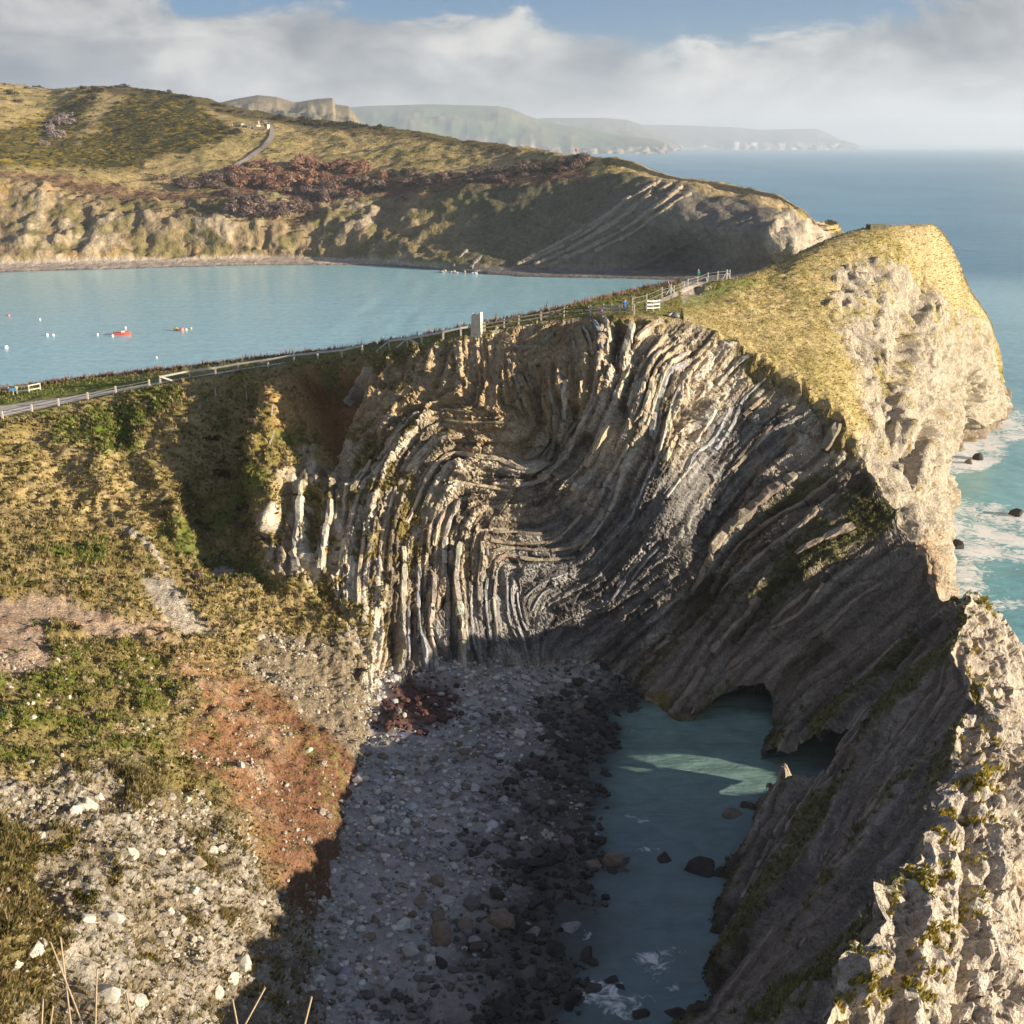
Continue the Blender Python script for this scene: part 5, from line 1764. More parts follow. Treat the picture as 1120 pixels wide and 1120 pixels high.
def bush_data(name, seed, n, cols, leaf, **k):
    V, F, Cc = bush_mesh(np.random.default_rng(seed), n, cols, leaf, **k)
    o = mesh_from(name, V, F, M_leaf, Cc, smooth=False)
    me = o.data
    bpy.data.objects.remove(o)
    return me


BUSH = {'thorn': [bush_data('thorn_bush', 300 + i, 620, [(.26, .175, .14), (.20, .135, .11), (.30, .21, .165), (.17, .125, .10)], .085, twiggy=.6) for i in range(4)],
        'russet': [bush_data('thorn_bush', 310 + i, 620, [(.36, .20, .13), (.29, .155, .10), (.40, .245, .165)], .085, twiggy=.6) for i in range(3)],
        'grey': [bush_data('thorn_bush', 320 + i, 620, [(.34, .27, .24), (.28, .22, .19), (.40, .32, .28)], .085, twiggy=.7) for i in range(3)],
        'gorse': [bush_data('gorse_bush', 330 + i, 520, [(.075, .075, .02), (.095, .09, .022), (.06, .06, .018), (.32, .21, .015)], .085) for i in range(4)],
        'dark': [bush_data('scrub_bush', 340 + i, 520, [(.06, .05, .025), (.085, .065, .03), (.05, .045, .022)], .09) for i in range(3)]}


def put_bush(kind, p, s, r_, label, group, cat='bush', sq=1.0):
    me = BUSH[kind][int(r_.integers(len(BUSH[kind])))]
    o = bpy.data.objects.new(me.name.split('.')[0], me)
    COL.objects.link(o)
    o.location = (p[0], p[1], p[2] - .25 * s)
    o.scale = (s * r_.uniform(.85, 1.25), s * r_.uniform(.85, 1.2), s * sq * r_.uniform(.8, 1.15))
    o.rotation_euler = (0, 0, r_.uniform(0, 6.28))
    tag(o, label, cat, group)
    return o


r_v = np.random.default_rng(61)


def in_quad(pts):
    pts = np.array(pts, float)
    while True:
        q = r_v.uniform(pts.min(0), pts.max(0))
        if inpoly(np.array([q[0]]), np.array([q[1]]), pts, .01)[0] > .5:
            return q


for poly_, kind, n, s0, s1, lab, grp in [
    ([(245, 190), (275, 180), (330, 176), (425, 186), (430, 200), (330, 205), (262, 205)], 'russet', 34, 4.6, 7.2, 'russet leafless thorn bush in the thicket above the cove cliff', 'russet thicket above the cove'),
    ([(150, 202), (200, 190), (255, 188), (262, 214), (300, 222), (300, 240), (255, 232), (240, 208)], 'thorn', 22, 4.2, 6.4, 'purple-brown leafless bush at the left of the thicket', 'purple-brown bushes left of the thicket'),
    ([(310, 200), (430, 195), (425, 214), (360, 222), (330, 236)], 'thorn', 22, 4.0, 6.0, 'purple-brown leafless bush on the cliff edge below the russet thicket', 'purple-brown bushes below the thicket'),
    ([(430, 188), (520, 190), (640, 172), (660, 178), (560, 198), (440, 204)], 'thorn', 34, 2.8, 4.6, 'brown bush in the long hedge running right from the thicket', 'hedge of brown bushes'),
    ([(575, 178), (625, 170), (668, 174), (672, 180), (600, 190)], 'dark', 14, 1.8, 3.0, 'dark scrub bush near the flagpole hill top', 'dark scrub by the flagpole'),
    ([(36, 160), (50, 140), (66, 128), (84, 122), (74, 138), (52, 166)], 'grey', 12, 4.0, 5.8, 'grey leafless tree in the row climbing the gorse hill', 'grey trees climbing the hill'),
    ([(66, 126), (84, 112), (104, 100), (108, 108), (84, 124)], 'dark', 12, 2.6, 3.8, 'dark bush in the hedge near the hill top', 'dark hedge on the hill'),
    ([(88, 97), (140, 94), (150, 99), (100, 102)], 'dark', 12, 2.6, 4.0, 'dark bush on the crown of the gorse hill', 'dark bushes on the hill crown'),
    ([(145, 97), (215, 107), (260, 122), (330, 130), (420, 138), (420, 143), (320, 136), (245, 126), (190, 108)], 'dark', 44, 2.0, 3.4, 'dark bush in the hedge along the hill skyline', 'hedge along the skyline'),
    ([(215, 140), (260, 136), (262, 150), (225, 156)], 'dark', 10, 1.8, 2.8, 'dark bush beside the ruined cottage', 'bushes by the ruin'),
]:
    for _ in range(n):
        q = in_quad(poly_)
        p, nn = pick_far(q[0], q[1])
        s_b = r_v.uniform(s0, s1)
        xs_ = [v_[0] for v_ in poly_]
        f_ = (q[0] - min(xs_)) / (max(xs_) - min(xs_))
        zone = ('leftmost part', 'left of the middle', 'right of the middle', 'rightmost part')[min(3, int(f_ * 4))]
        size_ = 'smaller' if s_b < (s0 + s1) / 2 else 'larger'
        put_bush(kind, p, s_b, r_v, size_ + ' ' + lab + ', ' + zone, grp)
for (x, y), s, k, lab in [((12, 103), 4.2, 'dark', 'round dark tree at the left on the hill slope'), ((18, 112), 3.6, 'thorn', 'brown tree below the round dark tree'), ((29, 96), 2.0, 'dark', 'small dark bush on the left skyline'), ((42, 95.5), 2.2, 'dark', 'lone small bush right of the left skyline bush'), ((38, 96), 1.8, 'dark', 'tiny bush between the skyline bushes'), ((5, 91), 1.6, 'dark', 'tiny bush at the far left of the skyline')]:
    p, nn = pick_far(x, y)
    put_bush(k, p, s, r_v, lab, 'lone hill bushes')
# gorse carpet: many low bushes nobody would count, one object
gpos = []
gi = scatter(gorse[:rF] * (.25 + sm(fs[:rF] + fm[:rF], -.4, .4)), FVd[:rF], 900, r_v)
Vg, Fg, Cg, nb_ = [], [], [], 0
gproto = [bush_mesh(np.random.default_rng(800 + i), 60, [(.075, .075, .02), (.095, .09, .022), (.06, .06, .018), (.31, .215, .015) if i % 2 else (.12, .10, .02)], .2) for i in range(6)]
for k in gi:
    v, f, c = gproto[int(r_v.integers(6))]
    s = r_v.uniform(1.0, 2.2)
    a = r_v.uniform(0, 6.28)
    rot = np.array([[math.cos(a), -math.sin(a), 0], [math.sin(a), math.cos(a), 0], [0, 0, 1]])
    Vg.append((v @ rot.T) * [s, s, s * .8] + FVd.reshape(-1, 3)[k] - [0, 0, .25 * s])
    Fg.append(f + nb_)
    Cg.append(c * r_v.uniform(.8, 1.2))
    nb_ += len(v)
tag(mesh_from('gorse', np.concatenate(Vg), np.concatenate(Fg), M_leaf, np.concatenate(Cg), smooth=False), 'yellow-flowered gorse carpet on the hill across the cove', kind='stuff')
# scattered low scrub on the far grass
gi = scatter(np.clip(hill[:rF] * (1 - gorse[:rF]) * (1 - brown[:rF]), 0, 1) * sm(fm[:rF] + .6 * fs[:rF], .1, .5) * (pxF[:rF] > -40), FVd[:rF], 700, r_v)
Vg, Fg, Cg, nb_ = [], [], [], 0
sproto = [bush_mesh(np.random.default_rng(830 + i), 40, [(.11, .09, .04), (.15, .12, .05), (.085, .085, .03)], .22, flat=.5) for i in range(4)]
gi2 = scatter(np.clip(brown[:rF] + .5 * clf[:rF] * eastm[:rF] * sm(fb[:rF], 0, .5), 0, 1), FVd[:rF], 900, r_v)
bproto = [bush_mesh(np.random.default_rng(860 + i), 44, [(.17, .095, .06), (.13, .075, .05), (.21, .125, .075)], .2, flat=.6) for i in range(4)]
for arr, pr_, lo, hi in ((gi, sproto, .6, 1.5), (gi2, bproto, .8, 1.8)):
    for k in arr:
        v, f, c = pr_[int(r_v.integers(len(pr_)))]
        s = r_v.uniform(lo, hi)
        Vg.append(v * [s, s, s * .7] + FVd.reshape(-1, 3)[k] - [0, 0, .2 * s])
        Fg.append(f + nb_)
        Cg.append(c * r_v.uniform(.8, 1.2))
        nb_ += len(v)
tag(mesh_from('low_scrub', np.concatenate(Vg), np.concatenate(Fg), M_leaf, np.concatenate(Cg), smooth=False), 'low scrub dotted over the far grass and brown bank', kind='stuff')
# bushes on the near slopes
for (x, y), s, k, lab in [((205, 838), .75, 'gorse', 'round green bush at the edge of the red soil'), ((265, 560), .9, 'dark', 'dark bush low in the shaded gully'), ((245, 520), 1.0, 'dark', 'dark bush in the middle of the shaded gully'), ((232, 480), .9, 'dark', 'dark bush at the top of the shaded gully'), ((330, 540), .7, 'gorse', 'olive bush beside the grey rock rib'), ((398, 733), .6, 'dark', 'small dark bush at the foot of the upright beds'),
                         ((95, 985), .7, 'gorse', 'olive bush above the large broken white rock'), ((62, 1010), .8, 'dark', 'dark bush in the hollow left of the white rock'), ((165, 1045), .6, 'gorse', 'yellow-olive bush on the lower scree'), ((30, 940), .9, 'gorse', 'large olive tussock bush at the left edge'), ((60, 930), .8, 'gorse', 'olive bush on the scree edge'), ((175, 905), .5, 'thorn', 'brown bush under the grass bench'), ((590, 402), .5, 'gorse', 'small plant on the upper fold'), ((140, 745), .6, 'gorse', 'round bush on the grassy bench')]:
    p, nn = pick_in(x, y, 6)
    put_bush(k, p, s, r_v, lab, 'bushes on the near slopes')

# bramble clumps on the grass slope
bi = scatter((1 - rock) * veg * vis * (pyI < 700) * (pxI > 0) * (pxI < 330) * sm(n_big + n_mid, -.1, .6), INd, 64, r_v)
for k in bi:
    p = INd.reshape(-1, 3)[k]
    x_, y_ = float(pxI.ravel()[k]), float(pyI.ravel()[k])
    kd = r_v.choice(['gorse', 'dark', 'thorn', 'gorse'])
    s_b = r_v.uniform(.35, .85)
    lr = 'far left' if x_ < 80 else ('left' if x_ < 165 else ('beside the gully' if x_ < 250 else 'near the rock ribs'))
    ud = 'below the path' if y_ < 480 else ('half way down' if y_ < 560 else 'at the foot')
    col_ = {'gorse': 'olive green', 'dark': 'dark', 'thorn': 'brown'}[kd]
    put_bush(kd, p, s_b, r_v, ('small ' if s_b < .6 else 'large ') + col_ + ' bramble clump on grass slope, ' + lr + ', ' + ud, 'bramble clumps on the grass slope', sq=.7)

# ------------------------------------------------------------------ path and track
def pick_top(x, y, k=3):
    return pick_neck(x, y, k) if x < 741 else pick_head(x, y, k)



def ribbon(name, label, left, right, mat, picker, lift, n=90, k=4):
    L2, R2 = resample(left, 1e9), resample(right, 1e9)
    def even(p):
        p = np.asarray(p, float)
        d = np.concatenate([[0], np.cumsum(np.linalg.norm(np.diff(p, axis=0), axis=1))])
        T = np.linspace(0, d[-1], n)
        return np.stack([np.interp(T, d, p[:, 0]), np.interp(T, d, p[:, 1])], -1)
    l, r = even(left), even(right)
    V = np.zeros((n, k, 3))
    for i in range(n):
        for j in range(k):
            q = l[i] + (r[i] - l[i]) * j / (k - 1)
            V[i, j] = picker(q[0], q[1], 5)[0] + [0, 0, lift]
    for j in range(k):
        for a in range(3):
            V[:, j, a] = smooth1(V[:, j, a], 3)
    return struct(mesh_from(name, V, gridfaces(n, k), mat), label)


M_path = plain_mat('path_gravel', (.60, .52, .43), .95, .1, .18, 1.2)
M_track = plain_mat('track_gravel', (.36, .31, .25), .95, .1, .15, 3.0)
ribbon('path', 'pale gravel path along the neck', [(-120, 463), (0, 445), (50, 438), (100, 431), (160, 421), (230, 409), (310, 397)], [(-120, 480), (0, 457), (50, 446.5), (100, 436), (160, 424.5), (230, 411.5), (310, 398.5)], M_path, pick_neck, .10)
ribbon('path', 'worn path climbing from the fence to the headland', [(706, 334), (728, 326), (745, 317), (770, 307), (800, 300)], [(712, 336), (736, 327), (752, 319), (776, 309), (803, 303)], M_path, pick_top, .12, 40)
ribbon('track', 'pale track climbing past the ruined cottage', [(250, 184), (268, 174), (284, 163), (294, 152), (296, 142), (288, 133)], [(256, 185), (275, 175), (290, 164), (300, 153), (301, 142), (291, 133)], M_track, pick_far, .8, 40, 3)

# ------------------------------------------------------------------ small builders
M_wood = plain_mat('weathered_timber', (.52, .46, .38), .8, .2, .15, .4)
M_white = plain_mat('white_timber', (.62, .585, .52), .7, .25, .08, .4)
M_dark = plain_mat('dark_timber', (.16, .14, .12), .8, .2, .15, .4)
M_wire = plain_mat('wire', (.30, .29, .28), .5, .4)
M_conc = plain_mat('pale_stonework', (.62, .55, .44), .9, .15, .14, .5)
M_ruin = plain_mat('ruin_stone', (.50, .42, .31), .9, .1, .2, 1.0)
M_hullr = plain_mat('red_hull', (.62, .10, .06), .4, .4, .05)
M_hullw = plain_mat('white_hull', (.75, .74, .70), .4, .4, .05)
M_glass = plain_mat('dark_glass', (.03, .04, .05), .1, .6, .02)
M_pink = plain_mat('pink_buoy', (.80, .20, .16), .45, .4, .05)
M_wbuoy = plain_mat('white_buoy', (.78, .77, .74), .45, .4, .05)
M_ybuoy = plain_mat('yellow_buoy', (.75, .50, .12), .45, .4, .05)
M_blue = plain_mat('blue_paint', (.10, .32, .60), .5, .35, .08)
M_yel = plain_mat('yellow_sign', (.80, .66, .18), .5, .35, .05)


def bar(a, b, w, d=None):
    """Square-section bar from a to b -> verts, faces."""
    a, b = np.asarray(a, float), np.asarray(b, float)
    d = d or w
    t = b - a
    t = t / np.linalg.norm(t)
    up = np.array([0, 0, 1.0]) if abs(t[2]) < .9 else np.array([0, 1.0, 0])
    s = np.cross(t, up)
    s /= np.linalg.norm(s)
    u = np.cross(s, t)
    V = []
    for p in (a, b):
        for x, y in ((-1, -1), (1, -1), (1, 1), (-1, 1)):
            V.append(p + s * x * w / 2 + u * y * d / 2)
    F = [(0, 1, 2, 3), (7, 6, 5, 4), (0, 4, 5, 1), (1, 5, 6, 2), (2, 6, 7, 3), (3, 7, 4, 0)]
    return V, F


def bars(name, items, mat, parent, base):
    V, F = [], []
    for v, f in items:
        k = len(V)
        V += [q - base for q in v]
        F += [tuple(i + k for i in g) for g in f]
    return mesh_from(name, V, F, mat, smooth=False, parent=parent)


def post(base, h, w, mat, parent, org, tilt=(0, 0)):
    """Post with a chamfered top."""
    top = base + np.array([tilt[0] * h, tilt[1] * h, h])
    V, F = bar(base - np.array([0, 0, .3]), top, w)
    k = len(V)
    cap = [top + (np.array(q) - top) * .35 + np.array([0, 0, w * .35]) for q in V[4:8]]
    V = V + cap
    F = [F[0]] + F[2:] + [(4, 5, 9, 8), (5, 6, 10, 9), (6, 7, 11, 10), (7, 4, 8, 11), (8, 9, 10, 11)]
    return mesh_from('post', [q - org for q in V], F, mat, smooth=False, parent=parent)


def gnd(px_, py_, picker=pick_top):
    return picker(px_, py_, 3)[0]


def fence(label, pts, h, w, mat, rails, rail_w, rail_mat=None, skip=(), group=None, rail_name='rail', picker=pick_top):
    B = [gnd(x, y, picker) for x, y in pts]
    org = B[0].copy()
    root = empty('fence', org)
    tag(root, label, 'fence', group)
    for i, b in enumerate(B):
        post(b, h, w, mat, root, org, (rng.normal(0, .02), rng.normal(0, .02)))
    for i in range(len(B) - 1):
        if i in skip:
            continue
        for rz_ in rails:
            a, c = B[i] + [0, 0, rz_ * h], B[i + 1] + [0, 0, rz_ * h]
            off = np.array([0, -w * .5 - rail_w * .3, 0])
            bars(rail_name, [bar(a + off, c + off, rail_w * .6, rail_w)], rail_mat or mat, root, org)
    return root


fence('white post and rail fence along the far side of the path, left of the gap', [(177, 423), (207, 416), (235, 412), (262, 409), (293, 402.5), (321, 397.5), (348, 394), (375, 391.5), (397, 386.5)], 1.1, .20, M_wood, (.92,), .24, M_white)
fence('white post and rail fence from the gap up to the stone pillar', [(425, 382.5), (446, 381), (463, 377.5), (486, 374), (506, 370), (520, 366)], 1.1, .20, M_wood, (.92,), .24, M_white)
# diagonal stays of that fence
for (a, b, lab) in (((425, 382), (411, 386), 'white sloping rail stay at the left end of the right-hand fence'), ((446, 381), (434, 385), 'white brace leaning left from the second post'), ((447, 381), (459, 385), 'white brace leaning right from the second post'), ((178, 423), (191, 427), 'white brace at the first post of the left-hand fence')):
    A, Bp = gnd(*a) + [0, 0, 1.0], gnd(*b) + [0, 0, .1]
    o = bars('fence_brace', [bar(A, Bp, .14, .18)], M_white, None, A)
    o.location = A
    tag(o, lab, 'brace')
fence('row of low posts with wires along the near edge of the path', [(3, 459), (35, 452), (65, 445), (96, 438), (128, 433), (164, 427)], .95, .20, M_wood, (.85, .5), .04, M_wire, rail_name='wire')
fence('dark rail fence beyond the stone pillar', [(532, 362), (551, 360), (569, 357), (591, 351), (617, 347), (643, 345)], 1.1, .17, M_wood, (.85, .45), .14, M_dark)
fence('pale ranch fence of three rails standing above the fold', [(645, 345.5), (661, 345), (668, 344), (678, 344), (693, 345)], 1.25, .15, M_wood, (.9, .6, .3), .11, M_wood)
fence('short three-railed fence panel at the right of the ranch fence', [(708, 341), (714, 341), (720, 340)], 1.4, .15, M_wood, (.9, .6, .3), .13, M_white)
fence('wire fence with slim posts climbing to the headland', [(724, 326), (738, 323), (746, 319), (754, 315), (762, 312), (774, 307), (786, 304), (797, 301)], 1.3, .14, M_wood, (.9, .6), .03, M_wire, rail_name='wire')
fence('slim wire fence behind the ranch fence', [(692, 340), (707, 336), (724, 328)], 1.6, .13, M_wood, (.9, .5), .03, M_wire, rail_name='wire')
for (q, lab) in (((733, 323), 'white A-shaped strainer post in the wire fence'), ((796, 301), 'A-shaped end post at the top of the wire fence')):
    b = gnd(*q)
    root = empty('strainer_post', b)
    tag(root, lab, 'post')
    post(b, 1.35, .16, M_white, root, b)
    for s in (-1, 1):
        bars('stay', [bar(b + [0, 0, 1.05], b + [s * .65, 0, .0], .10)], M_white, root, b)
# leaning old posts on the slope
for (x, y), lab, tl in (((236, 437), 'old leaning post on the slope below the fence', (.05, 0)), ((270, 440), 'short grey post stuck in the slope above the gully', (0, .05)), ((296, 455), 'leaning grey post left of the hollow', (.2, 0)), ((295, 482), 'fallen post lying steeply on the slope', (.5, 0))):
    p, n = pick_in(x, y, 4)
    root = empty('old_post', p)
    tag(root, lab, 'post', 'old posts on the slope')
    post(p, 1.3, .15, M_wood, root, p, tl)
# gate and rails at the far left
G0 = gnd(6, 430)
fence('grey rail fence at the far left above the water', [(-14, 434), (2, 431), (10, 430)], 1.2, .16, M_dark, (.95, .5), .12, M_dark)
fence('white curved rail fence beside the grass verge', [(10.5, 430), (20, 430), (33, 428.5), (45, 427)], 1.0, .12, M_white, (.95, .35), .14, M_white)
b = gnd(15, 432)
sgn = empty('notice_board', b)
tag(sgn, 'blue notice board on a post by the white rails', 'board')
bars('post', [bar(b, b + [0, 0, .8], .1)], M_wood, sgn, b)
bars('board', [bar(b + [-.45, 0, .75], b + [.45, 0, .75], .08, .42)], M_blue, sgn, b)
b = gnd(20, 431)
sgn = empty('warning_sign', b)
tag(sgn, 'small yellow sign on the white rails', 'sign')
bars('post', [bar(b, b + [0, 0, .9], .08)], M_wood, sgn, b)
bars('plate', [bar(b + [-.18, -.08, .95], b + [.18, -.08, .95], .05, .4)], M_yel, sgn, b)

# stone pillar with a notched top
b = gnd(523, 364)
pil = empty('stone_pillar', b, R(-18))
tag(pil, 'pale stone pillar with a notched top beside the fence', 'pillar')
def tapered(w0, d0, w1, d1, z0, z1):
    V = [(-w0, -d0, z0), (w0, -d0, z0), (w0, d0, z0), (-w0, d0, z0), (-w1, -d1, z1), (w1, -d1, z1), (w1, d1, z1), (-w1, d1, z1)]
    F = [(3, 2, 1, 0), (4, 5, 6, 7), (0, 1, 5, 4), (1, 2, 6, 5), (2, 3, 7, 6), (3, 0, 4, 7)]
    return V, F


V, F = tapered(.66, .55, .56, .46, -.4, 2.05)
mesh_from('shaft', V, F, M_conc, smooth=False, parent=pil)
V, F = tapered(.555, .455, .545, .445, 2.05, 2.12)
mesh_from('bed', V, F, M_conc, smooth=False, parent=pil)
V = [(-.545, -.445, 2.12), (-.2, -.445, 2.12), (-.545, .445, 2.12), (-.2, .445, 2.12), (-.535, -.435, 2.34), (-.535, .435, 2.34)]
mesh_from('left_horn', V, [(0, 1, 4, 4), (2, 5, 3, 3), (0, 4, 5, 2), (1, 3, 5, 4), (0, 2, 3, 1)], M_conc, smooth=False, parent=pil).name = 'horn'
V = [(.545, -.445, 2.12), (-.1, -.445, 2.12), (.545, .445, 2.12), (-.1, .445, 2.12), (.535, -.435, 2.52), (.535, .435, 2.52)]
mesh_from('horn', V, [(0, 4, 1, 1), (2, 3, 5, 5), (0, 2, 5, 4), (1, 4, 5, 3), (0, 1, 3, 2)], M_conc, smooth=False, parent=pil)
# low stone blocks by the fences
for q, s, lab in (((545, 360), .35, 'small pale stone post right of the pillar'), ((770, 300), .5, 'low stone stump beside the walker'), ((738, 350), .7, 'grey boulder lying on the rim at the start of the crest'), ((733, 345), .55, 'flat pale rock on the rim beside the grey boulder')):
    b = gnd(*q)
    o = boulder(b[0], b[1], b[2], s, 'white' if 'pale' in lab else 'grey', r_s, 1.0 if 'flat' not in lab else .4, .2)
    tag(o, lab, 'rock')

# ------------------------------------------------------------------ people
def person(loc, face, jacket, legs, hair, label, stride=.12, arms='down', skin=(.55, .35, .26)):
    J = {'pel': (0, 0, .95, .15), 'waist': (0, 0, 1.12, .145), 'chest': (0, 0, 1.34, .17), 'neck': (0, 0, 1.50, .07), 'head0': (0, -.01, 1.60, .095), 'head1': (0, -.01, 1.70, .10), 'top': (0, 0, 1.77, .06),
         'shL': (-.19, 0, 1.42, .08), 'elL': (-.26, .02, 1.15, .055), 'haL': (-.25, -.10, .92, .042), 'shR': (.19, 0, 1.42, .08), 'elR': (.26, .02, 1.15, .055), 'haR': (.25, -.10, .92, .042),
         'hiL': (-.10, 0, .90, .11), 'knL': (-.11, -stride * .6, .50, .075), 'anL': (-.11, -stride * .4, .09, .052), 'toL': (-.12, -stride * .4 - .17, .04, .042),
         'hiR': (.10, 0, .90, .11), 'knR': (.11, stride * .3, .50, .075), 'anR': (.11, stride, .09, .052), 'toR': (.12, stride - .17, .04, .042)}
    if arms == 'up':
        J['elL'] = (-.25, -.12, 1.22, .055); J['haL'] = (-.06, -.30, 1.42, .042)
        J['elR'] = (.25, -.12, 1.22, .055); J['haR'] = (.06, -.30, 1.42, .042)
    E = [('pel', 'waist'), ('waist', 'chest'), ('chest', 'neck'), ('neck', 'head0'), ('head0', 'head1'), ('head1', 'top'), ('chest', 'shL'), ('shL', 'elL'), ('elL', 'haL'), ('chest', 'shR'), ('shR', 'elR'), ('elR', 'haR'),
         ('pel', 'hiL'), ('hiL', 'knL'), ('knL', 'anL'), ('anL', 'toL'), ('pel', 'hiR'), ('hiR', 'knR'), ('knR', 'anR'), ('anR', 'toR')]
    names = list(J)
    me = bpy.data.meshes.new('person')
    me.from_pydata([J[n][:3] for n in names], [(names.index(a), names.index(b)) for a, b in E], [])
    o = bpy.data.objects.new('person', me)
    COL.objects.link(o)
    md = o.modifiers.new('skin', 'SKIN')
    for i, n in enumerate(names):
        sv = me.skin_vertices[0].data[i]
        sv.radius = (J[n][3],) * 2
        sv.use_root = (n == 'pel')
    md.use_smooth_shade = True
    sb = o.modifiers.new('sub', 'SUBSURF')
    sb.levels = sb.render_levels = 2
    m, nt, bs, out = mat_new('clothes')
    bs.inputs['Roughness'].default_value = .85
    tcn = nt.nodes.new('ShaderNodeTexCoord')
    sp = nt.nodes.new('ShaderNodeSeparateXYZ')
    nt.links.new(tcn.outputs['Object'], sp.inputs[0])
    dv = nt.nodes.new('ShaderNodeMath')
    dv.operation = 'DIVIDE'
    dv.inputs[1].default_value = 2.0
    nt.links.new(sp.outputs[2], dv.inputs[0])
    rp = nt.nodes.new('ShaderNodeValToRGB')
    rp.color_ramp.interpolation = 'CONSTANT'
    el = rp.color_ramp.elements
    el[0].position = 0.0
    el[0].color = (.05, .04, .035, 1)
    el[1].position = .055
    el[1].color = (*legs, 1)
    for ps, c in ((.46, jacket), (.765, skin), (.855, hair)):
        q = el.new(ps)
        q.color = (*c, 1)
    nt.links.new(dv.outputs[0], rp.inputs[0])
    nt.links.new(rp.outputs[0], bs.inputs['Base Color'])
    me.materials.append(m)
    o.location = loc
    o.rotation_euler = (0, 0, face)
    tag(o, label, 'person')
    return o


pg = gnd(763, 304)
person(pg, R(200), (.03, .13, .08), (.03, .03, .035), (.62, .55, .48), 'walker in dark green jacket and dark trousers on the headland path', .16)
pg = gnd(684, 344)
person(pg, R(30), (.04, .16, .55), (.04, .04, .06), (.08, .06, .05), 'person in bright blue jacket behind the ranch fence', .08, 'up')
pg = gnd(731, 322)
person(pg, R(120), (.42, .25, .17), (.10, .085, .10), (.10, .06, .04), 'person in brown top standing behind the white strainer post', .1)
# rucksack by the ranch fence
b = gnd(657, 342.5)
bag = empty('rucksack', b)
tag(bag, 'pink and violet rucksack on the ground behind the ranch fence rails', 'rucksack')
def lump(name, c, r3, mat, parent):
    v = ICO2 * np.array(r3)
    v = np.sign(v) * np.abs(v) ** .8 * np.array(r3) ** .2 + np.array(c)
    return mesh_from(name, v, ICO2F, mat, parent=parent)


lump('bag', (0, 0, .26), (.24, .18, .30), plain_mat('violet_cloth', (.16, .09, .30), .9), bag)
lump('pocket', (.04, -.17, .2), (.16, .07, .15), plain_mat('pink_cloth', (.62, .10, .28), .9), bag)

# ------------------------------------------------------------------ boats and buoys in the cove
def hull_mesh(L_, W_, H_, n=14):
    V, F = [], []
    prof = [(0, -.25), (.55, -.18), (.9, .25), (1.0, 1.0), (.92, 1.0)]
    rows = []
    for i in range(n):
        t = i / (n - 1)
        x = (t - .5) * L_
        wd = W_ / 2 * (1 - max(0, (t - .45) / .55) ** 2.2) * (.86 + .14 * min(1, t * 4))
        sheer = H_ * (1 + .35 * t ** 2)
        row = []
        for s in (-1, 1):
            pr_ = prof if s < 0 else prof[::-1]
            for a, b in (prof[::-1] if s < 0 else prof):
                row.append((x + (b * .10 * L_ * max(0, t - .7)), s * a * wd, b * sheer - .1))
        rows.append(row)
    k = len(rows[0])
    V = [p for r in rows for p in r]
    for i in range(n - 1):
        for j in range(k - 1):
            a = i * k + j
            F.append((a, a + 1, a + k + 1, a + k))
    tr = [tuple(range(0, k))]
    return V, F, tr, rows


def boat(px_, py_, rz, label):
    g = P(px_, py_, z=.0)
    o = empty('motor_boat', (g[0], g[1], .1), rz)
    tag(o, label, 'boat')
    V, F, tr, rows = hull_mesh(5.2, 2.0, .75)
    me = bpy.data.meshes.new('hull')
    me.from_pydata(V, [], F + tr)
    me.materials.append(M_hullr)
    h = bpy.data.objects.new('hull', me)
    COL.objects.link(h)
    h.parent = o
    # deck inside the sheer line
    n = len(rows)
    D_ = [(r[0][0], r[0][1] * .98, .42) for r in rows] + [(r[-1][0], r[-1][1] * .98, .42) for r in rows]
    mesh_from('deck', D_, [(i, i + 1, n + i + 1, n + i) for i in range(n - 1)], M_hullw, smooth=False, parent=o)
    V, F = tapered(.75, .62, .5, .5, .42, 1.15)
    V = [(v[0] + .35, v[1], v[2]) for v in V]
    cb = mesh_from('cabin', V, F, M_hullw, smooth=False, parent=o)
    V, F = tapered(.06, .45, .05, .4, .72, 1.08)
    mesh_from('windscreen', [(v[0] + 1.0 - (v[2] - .72) * .4, v[1], v[2]) for v in V], F, M_glass, smooth=False, parent=cb)
    V, F = tapered(.16, .18, .13, .15, .1, 1.0)
    mesh_from('outboard_motor', [(v[0] - 2.68, v[1], v[2]) for v in V], F, M_dark, smooth=False, parent=o)
    return o


boat(134, 366, R(8), 'small red and white motor boat moored in the cove')
def buoy(px_, py_, r, mat, lab, group=None):
    g = P(px_, py_, z=0)
    o = empty('buoy', (g[0], g[1], 0))
    tag(o, lab, 'buoy', group)
    v = ICO2 * np.array([r, r, r * .95]) + np.array([0, 0, r * .45])
    mesh_from('float', v, ICO2F, mat, parent=o)
    V, F = tapered(r * .12, r * .12, r * .10, r * .10, r * 1.3, r * 1.75)
    mesh_from('mooring_eye', V, F, M_dark, smooth=False, parent=o)


